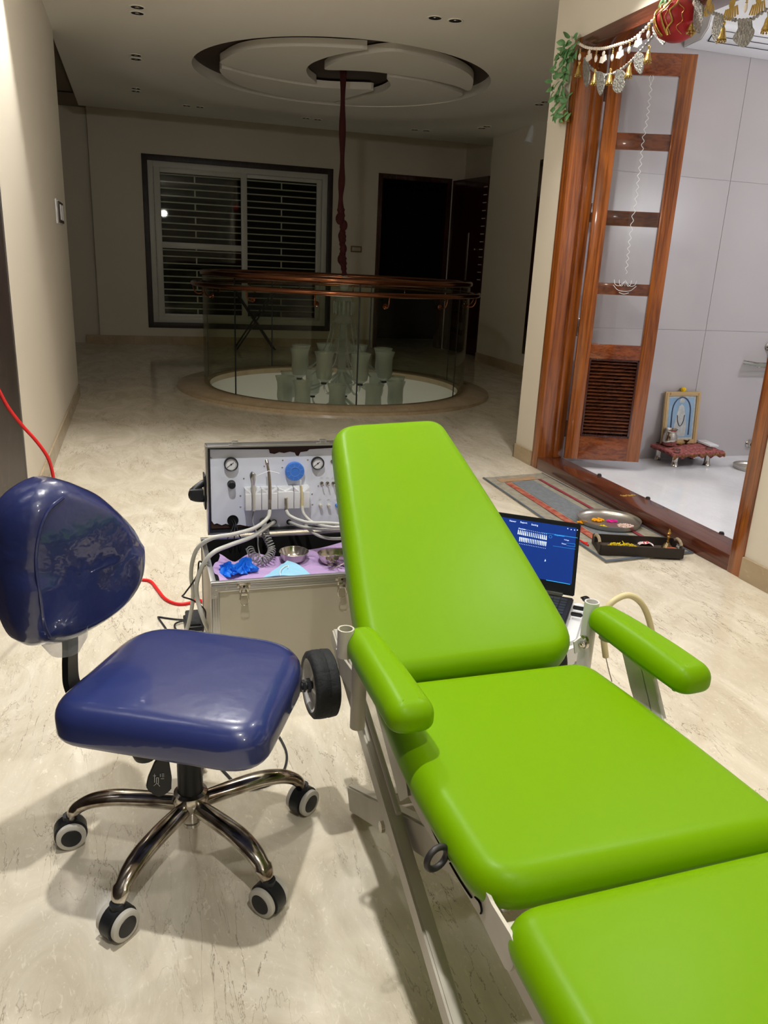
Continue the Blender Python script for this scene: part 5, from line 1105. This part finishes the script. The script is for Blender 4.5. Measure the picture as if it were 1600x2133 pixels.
# framed print
zt = ZS-.004; fb = ony(1412, 912, 4.56); fw_ = .295
fx0 = ony(1376, 915, 4.55).x; fx1 = ony(1447, 920, 4.55).x; ftop = ony(1383, 815, 4.59).z
t = thing('framed_print', 'gilt framed blue devotional print leaning on the shrine wall', 'picture', ((fx0+fx1)/2, 4.55, zt))
def fp_(x, z, dy=0): f = (z-zt)/(ftop-zt); return V((x, 4.545+.035*f-dy, z))
def fbox(bm, x0, x1, z0, z1, d0, d1): prism(bm, [fp_(x0, z0, d0), fp_(x1, z0, d0), fp_(x1, z1, d0), fp_(x0, z1, d0)], (0, d0-d1, 0), bev=.0)
for nm, (a0, a1, c0_, c1_) in (('s', (fx0, fx0+.028, zt, ftop)), ('s', (fx1-.028, fx1, zt, ftop)), ('s', (fx0+.028, fx1-.028, zt, zt+.028)), ('s', (fx0+.028, fx1-.028, ftop-.028, ftop))):
    b = BM(); fbox(b, a0, a1, c0_, c1_, 0, .014); fbox(b, a0+.008, a1-.008, c0_+.008 if c1_-c0_ > .05 else c0_+.008, c1_-.008, .014, .018); obj('frame_moulding', b, M_framegold, t)
b = BM(); fbox(b, fx0+.02, fx1-.02, zt+.02, ftop-.02, .0, .003); obj('mount_board', b, M_printw, t)
b = BM(); fbox(b, fx0+.042, fx1-.042, zt+.042, ftop-.042, .003, .0045); pr = obj('print', b, M_print, t)
xm = (fx0+fx1)/2; H_ = ftop-zt
b = BM(); aw = .075
pts = [(xm-aw, zt+.06)]+[(xm-aw*math.cos(PI*k/14), zt+H_*.62+aw*1.3*math.sin(PI*k/14)) for k in range(15)]+[(xm+aw, zt+.06)]
tube(b, [fp_(x, z, .006) for x, z in pts], .0045, 6, 1, smooth=False); 
for k in range(0): tube(b, [fp_(xm-.09+.15*k, zt+H_*.80, .006), fp_(xm-.06+.15*k, zt+H_*.80, .006)], .003, 6, 1)
tube(b, [fp_(xm-.03, zt+H_*.55, .0065), fp_(xm-.022, zt+H_*.42, .0065), fp_(xm, zt+H_*.34, .0065), fp_(xm+.022, zt+H_*.42, .0065), fp_(xm+.03, zt+H_*.55, .0065)], .003, 6, 4)
obj('arch_line', b, M_printd, pr)
b = BM(); pts = [(xm-.045, zt+.05), (xm-.05, zt+H_*.35), (xm-.035, zt+H_*.55), (xm-.02, zt+H_*.72), (xm, zt+H_*.76), (xm+.02, zt+H_*.72), (xm+.035, zt+H_*.55), (xm+.05, zt+H_*.35), (xm+.045, zt+.05)]
prism(b, [fp_(x, z, .0046) for x, z in pts], (0, -.0008, 0)); lathe(b, [(.0001, 0), (.022, 0), (.022, .001), (.0001, .001)], fp_(xm, ftop-.065, .0046), 18, axis=(0, -1, 0)); obj('pale_figure', b, M_printw, pr)
b = BM(); c_ = fp_(xm+.0, ftop+.014, .006); 
for k in range(40):
    a = k*2.4; z = 1-2*(k+.5)/40; r_ = math.sqrt(1-z*z); ball(b, c_+V((r_*math.cos(a)*.013, r_*math.sin(a)*.013, z*.012)), .0055, 6)
tag(obj('marigold_flower', b, M_mag), 'yellow marigold on top of the framed print', 'flower')
b = BM(); c_ = onz(1393, 928, ZS-.004); lathe(b, [(r_*1.35, z_*1.3) for r_, z_ in [(.0001, 0), (.026, 0), (.034, .008), (.038, .030), (.034, .058), (.028, .070), (.026, .078), (.034, .090), (.033, .0905), (.024, .080), (.02, .07), (.0001, .068)]], c_, 32)
tag(obj('steel_pot', b, M_steel, smooth=60), 'shiny steel water pot standing on maroon brocade before the print', 'pot')
b = BM(); c_ = onz(1429, 924, ZS-.004); lathe(b, [(.0001, 0), (.010, 0), (.011, .003), (.006, .008), (.016, .018), (.022, .028), (.0215, .028), (.014, .018), (.0001, .012)], c_, 20); tag(obj('oil_lamp_cup', b, mat('dark_bronze', (86, 66, 48), .4, metal=.8)), 'small dark bronze lamp cup on brocade right of steel pot', 'lamp')
b = BM(); c_ = onz(1416, 926, ZS-.004); lathe(b, [(.0001, 0), (.012, 0), (.017, .006), (.0165, .008), (.011, .003), (.0001, .002)], c_, 16); tag(obj('brass_dish', b, M_brass), 'tiny brass dish on brocade between pot and lamp cup', 'dish')
b = BM(); m0 = [onz(x, y, ZS+.001) for x, y in ((1451, 918), (1484, 929), (1497, 933), (1466, 917))]
pa = m0[0]; pd_ = (onz(1490, 931, ZS)-onz(1458, 918, ZS)).normalized(); pn_ = V((-pd_.y, pd_.x, 0)); pc = onz(1474, 925, ZS-.002); Mx = Matrix((pd_, pn_, V((0, 0, 1)))).transposed().to_4x4(); Mx.translation = V((pc.x, pc.y, ZS-.004))
box(b, (-.085, -.035, 0), (.085, .035, .014), .004, Mx); wm = tag(obj('white_device', b, M_white), 'flat white handheld device lying on the right of brocade', 'device')
b = BM(); box(b, (-.06, -.02, .0141), (-.02, .02, .0148), 0, Mx); obj('display_window', b, M_grey, wm)
c_ = onz(1562, 977, .027); t = thali('brass_rimmed_thali', 'small steel plate on white shrine floor beside right door jamb', V((c_.x+.03, c_.y, .026)), .135, .026)
pile(V((c_.x-.01, c_.y+.0, .029)), .035, .025, .006, 40, .005, M_yel, 'yellow_powder', 7, 'yellow powder in plate on the shrine floor', 'powder', 'stuff')
b = BM(); cyl(b, (c_.x+.01, c_.y+.01, .040), (c_.x+.07, c_.y-.02, .040), .012, .009, 12); tag(obj('dark_fruit', b, M_clay), 'brown dried pod lying in the shrine floor plate', 'fruit')
# wall pipe, glass shelf, tap
p = ony(1560, 924, 4.60); b = BM(); lathe(b, [(.030, 0), (.032, .004), (.026, .012), (.022, .030), (.016, .030), (.016, .002), (.0001, .002)], V((p.x, 4.5985, p.z)), 24, axis=(0, -1, 0)); o = tag(obj('wall_pipe', b, M_steel), 'short round steel pipe outlet low on the shrine wall', 'pipe')
b = BM(); lathe(b, [(.0155, .0285), (.0001, .0285)], V((p.x, 4.5985, p.z)), 18, axis=(0, -1, 0)); obj('dark_bore', b, M_blk_hole, o)
a_ = ony(1552, 758, 4.58); t = thing('glass_shelf', 'clear glass shelf with chrome rail on right shrine wall', 'shelf', a_)
b = BM(); box(b, (a_.x, 4.46, a_.z-.004), (a_.x+.55, 4.598, a_.z+.003), .001); obj('shelf_plate', b, M_cryst, t)
b = BM(); tube(b, [(a_.x+.003, 4.46, a_.z-.008), (a_.x+.55, 4.46, a_.z-.008)], .005, 8, 1); tube(b, [(a_.x+.003, 4.598, a_.z+.02), (a_.x+.003, 4.47, a_.z+.02), (a_.x+.55, 4.47, a_.z+.02)], .004, 8, 1); obj('shelf_rail', b, M_chrome, t)
p = ony(1600, 722, 4.60); t = thing('wall_tap', 'small chrome tap on the shrine wall above glass shelf', 'tap', (p.x, 4.60, p.z))
b = BM(); lathe(b, [(.028, 0), (.028, .008), (.014, .012), (.012, .06), (.0001, .062)], V((p.x, 4.5985, p.z)), 20, axis=(0, -1, 0)); tube(b, [(p.x, 4.545, p.z), (p.x+.01, 4.52, p.z+.01), (p.x+.02, 4.50, p.z-.01), (p.x+.02, 4.495, p.z-.04)], .010, 10, 4); obj('tap_body', b, M_chrome, t)
# air conditioner
a0 = ony(1462, 112, 4.58); t = thing('air_conditioner', 'white split air conditioner high on the shrine back wall', 'air conditioner', (3.9, 4.5, 2.6))
ax0, az0 = 3.22, 2.575; b = BM()
prof = [(4.598, az0), (4.44, az0+.01), (4.385, az0+.06), (4.375, az0+.12), (4.375, az0+.27), (4.40, az0+.30), (4.598, az0+.305)]
prism(b, [V((ax0, y, z)) for y, z in prof], (1.0, 0, 0), bev=.006); obj('housing', b, M_white, t)
b = BM(); e0, e1 = V((0, 4.442, az0+.007)), V((0, 4.388, az0+.056)); 
for xa, xb, k0, k1 in ((ax0+.05, ax0+.95, .0, .04), (ax0+.05, ax0+.95, .48, .52), (ax0+.05, ax0+.95, .97, 1.0), (ax0+.05, ax0+.055, 0, 1)):
    q0, q1 = e0.lerp(e1, k0), e0.lerp(e1, k1); nn_ = V((0, -.66, -.74))*.003; prism(b, [V((xa, q0.y, q0.z))+nn_*.2, V((xb, q0.y, q0.z))+nn_*.2, V((xb, q1.y, q1.z))+nn_*.2, V((xa, q1.y, q1.z))+nn_*.2], nn_)
obj('louvre_gap', b, M_black, t, smooth=0)

# ================================================================== DOOR GARLAND
GX = 2.47
def gx(px, py, X=GX): return onx(px, py, X)
t = thing('door_garland', 'beaded toran of gold bells and silver leaf pendants strung along the door lintel', 'garland', gx(1290, 90))
s1 = [(1205, 90), (1220, 98), (1238, 101), (1262, 100), (1290, 92), (1315, 84), (1338, 66), (1362, 40), (1385, 22)]
s2 = [(1218, 122), (1232, 142), (1252, 155), (1275, 154), (1300, 140), (1320, 122), (1340, 100), (1358, 78), (1372, 58)]
s3 = [(1450, 0), (1470, 20), (1500, 32), (1535, 42), (1565, 40), (1585, 28), (1612, 10)]
def beads(name, pts, r, m, X=GX, gap=.019):
    P = crom([gx(x, y, X) for x, y in pts], 12); b = BM(); acc = 0; last = P[0]; ball(b, last, r, 8)
    for p in P[1:]:
        if (p-last).length > gap: ball(b, p, r, 8, sc=(1, .7, 1)); last = p
    tube(b, P, r*.3, 5, 1, smooth=False); return obj(name, b, m, t)
beads('bead_string', s1, .0085, M_pearl); beads('bead_string', s2, .0085, M_silver); beads('bead_string', s3, .0085, M_silver)
def bell(px, py, s=1, tip=None):
    p = gx(px, py, GX-.004); b = BM(); lathe(b, [(.004, .05), (.008, .045), (.004, .03), (.010, .02), (.013, .0), (.018, -.012), (.020, -.02)], p, 12)
    for k in range(9): a = 2*PI*k/9; ball(b, p+V((.017*math.cos(a), .017*math.sin(a), -.026)), .0042, 6); 
    return obj('gold_bell', b, M_gold, t)
for px, py in ((1205, 148), (1238, 165), (1270, 164), (1310, 150), (1350, 118), (1440, 55), (1505, 72), (1598, 52)): bell(px, py)
def drop(px, py):
    p = gx(px, py, GX-.003); b = BM(); tube(b, [p+V((0, 0, .045)), p], .002, 5, 1); lathe(b, [(.0001, .03), (.006, .022), (.009, .010), (.006, -.004), (.0001, -.010)], p, 10); obj('pearl_drop', b, M_pearl, t)
    b = BM()
    for k in range(3): ball(b, p+V((0, 0, .030+.009*k)), .006, 8, sc=(1, 1, .6))
    obj('gold_bead', b, M_gold, t)
for px, py in ((1207, 122), (1241, 126), (1275, 124), (1310, 108), (1350, 76), (1445, 14), (1553, 22)): drop(px, py)
def fan(px, py, s=1.):
    p = gx(px, py, GX-.003); b = BM(); lathe(b, [(.0001, .004), (.012*s, .003), (.014*s, 0), (.0001, -.001)], p+V((0, 0, .014*s)), 16, axis=(-1, 0, 0))
    for k in range(7): a = (k-3)*.011*s; tube(b, [p+V((0, a*.7, .004)), p+V((0, a, -.022*s-(.010-abs(k-3)*.003)*s))], .0028*s, 6, 1)
    return obj('fan_charm', b, M_gold if s > 1.15 else M_pearl, t)
for px, py, s in ((1227, 115, 1), (1257, 118, 1), (1292, 108, 1), (1330, 84, 1), (1476, 14, 1.2), (1524, 18, 1.4), (1580, 8, 1.3)): fan(px, py, s)
def leafp(pts, X=GX-.006):
    c_ = sum((gx(x, y, X) for x, y in pts), V())/len(pts); b = BM(); P = crom([gx(x, y, X) for x, y in pts], 4, True)
    prism(b, P, (-.006, 0, 0), bev=.0015); return obj('silver_leaf', b, M_silver, t)
for pts in ([(1218, 125), (1228, 140), (1230, 162), (1223, 182), (1217, 165), (1216, 140)], [(1245, 150), (1260, 155), (1260, 178), (1252, 200), (1245, 180)], [(1286, 145), (1302, 150), (1305, 170), (1296, 192), (1283, 192), (1277, 178), (1283, 160)], [(1325, 112), (1340, 112), (1342, 135), (1336, 155), (1325, 142), (1322, 125)], [(1362, 55), (1378, 78), (1388, 85), (1382, 94), (1370, 80), (1362, 68)],
            [(1492, 32), (1508, 36), (1507, 60), (1502, 72), (1494, 92), (1485, 72), (1486, 52)], [(1540, 42), (1566, 40), (1567, 55), (1573, 66), (1562, 90), (1548, 99), (1530, 85), (1530, 75), (1540, 60)], [(1452, 5), (1466, 20), (1462, 55), (1458, 70), (1448, 60), (1446, 30)]): leafp(pts)
# red cloth bundle with gold ribbons
c_ = gx(1411, 44, 2.45); t = thing('red_offering_bundle', 'red cloth bundle tied with gold ribbons hanging at lintel centre', 'bundle', c_)
b = BM(); lathe(b, [(r_*1.22, z_) for r_, z_ in [(.0001, -.085), (.03, -.082), (.065, -.06), (.085, -.02), (.086, .015), (.07, .05), (.045, .075), (.02, .09), (.0001, .092)]], c_, 28); obj('bundle_cloth', b, M_redcloth, t)
random.seed(9)
for k in range(9):
    a0 = random.uniform(PI*.8, PI*1.7); b = BM(); pts = []
    for j in range(7):
        z = -.07+.135*j/6; r_ = 1.22*.088*math.sqrt(max(.05, 1-((z+.0)/.092)**2))+.003; a = a0+.25*(j-3)*random.choice((-1, 1))*.3+k*.02
        pts.append(c_+V((r_*math.cos(a), r_*math.sin(a), z)))
    tube(b, pts, .0045 if k < 5 else .0015, 6, 4); obj('gold_ribbon', b, M_gold, t)
# hanging green vine
t = thing('hanging_vine', 'artificial green leaf vine with bell tassel hanging at lintel left end', 'vine', gx(1190, 100))
b = BM(); vp = [gx(x, y, GX) for x, y in ((1206, 82), (1196, 100), (1180, 140), (1172, 180), (1178, 215), (1182, 240))]; tube(b, vp, .0025, 6, 8); obj('stem', b, M_leaf, t)
random.seed(21); P = crom(vp, 10)
def leaf1(bm, p, d, up_, L_, W_):
    s = d.cross(up_).normalized(); nn_ = s.cross(d); g = []
    for j in range(6):
        v = j/5; ww = W_*math.sin(PI*min(.999, v*.92+.06))**.8*(1-v*.35); g.append([p+d*L_*v+s*ww*k+nn_*(.006*math.sin(PI*v)-.004*k*k) for k in (-1, -.5, 0, .5, 1)])
    loft_grid(bm, g, .0006)
for k in range(96):
    p = P[random.randint(2, len(P)-1)]+V((random.uniform(-.045, .0), random.uniform(-.045, .075), random.uniform(-.04, .05)))
    d = V((random.uniform(-.6, .1), random.uniform(-.8, .8), random.uniform(-1, .2))).normalized(); b = BM(); leaf1(b, p, d, V((-1, random.uniform(-.4, .4), .2)), random.uniform(.040, .066), random.uniform(.014, .021)); obj('leaf', b, M_leaf, t)
for px, py in ((1142, 145), (1150, 150), (1146, 158)):
    b = BM(); leaf1(b, gx(px+12, py+6, GX), V((-.1, .7, .5)).normalized(), V((-1, 0, .2)), .045, .014); obj('leaf', b, M_leaf, t)
for px, py in ((1172, 250), (1182, 246), (1176, 240)):
    p = gx(px, py, GX); b = BM(); lathe(b, [(.003, .03), (.007, .02), (.010, .0), (.014, -.010)], p, 10); 
    for k in range(6): a = 2*PI*k/6; ball(b, p+V((.011*math.cos(a), .011*math.sin(a), -.015)), .004, 6)
    obj('bell_tassel', b, M_gold, t)
for px, py in ((1380, 4), (1392, -4), (1402, 6), (1412, -8)):
    pass
b = BM(); random.seed(4)
for k in range(14): leaf1(b, gx(1395+random.uniform(-16, 16), -2+random.uniform(-8, 8), 2.44), V((random.uniform(-.3, .1), random.uniform(-.6, .6), -1)).normalized(), V((-1, 0, 0)), .055, .012)
tag(obj('mango_leaves', b, M_leaf), 'dark green leaves hanging above the red cloth bundle', 'leaves')
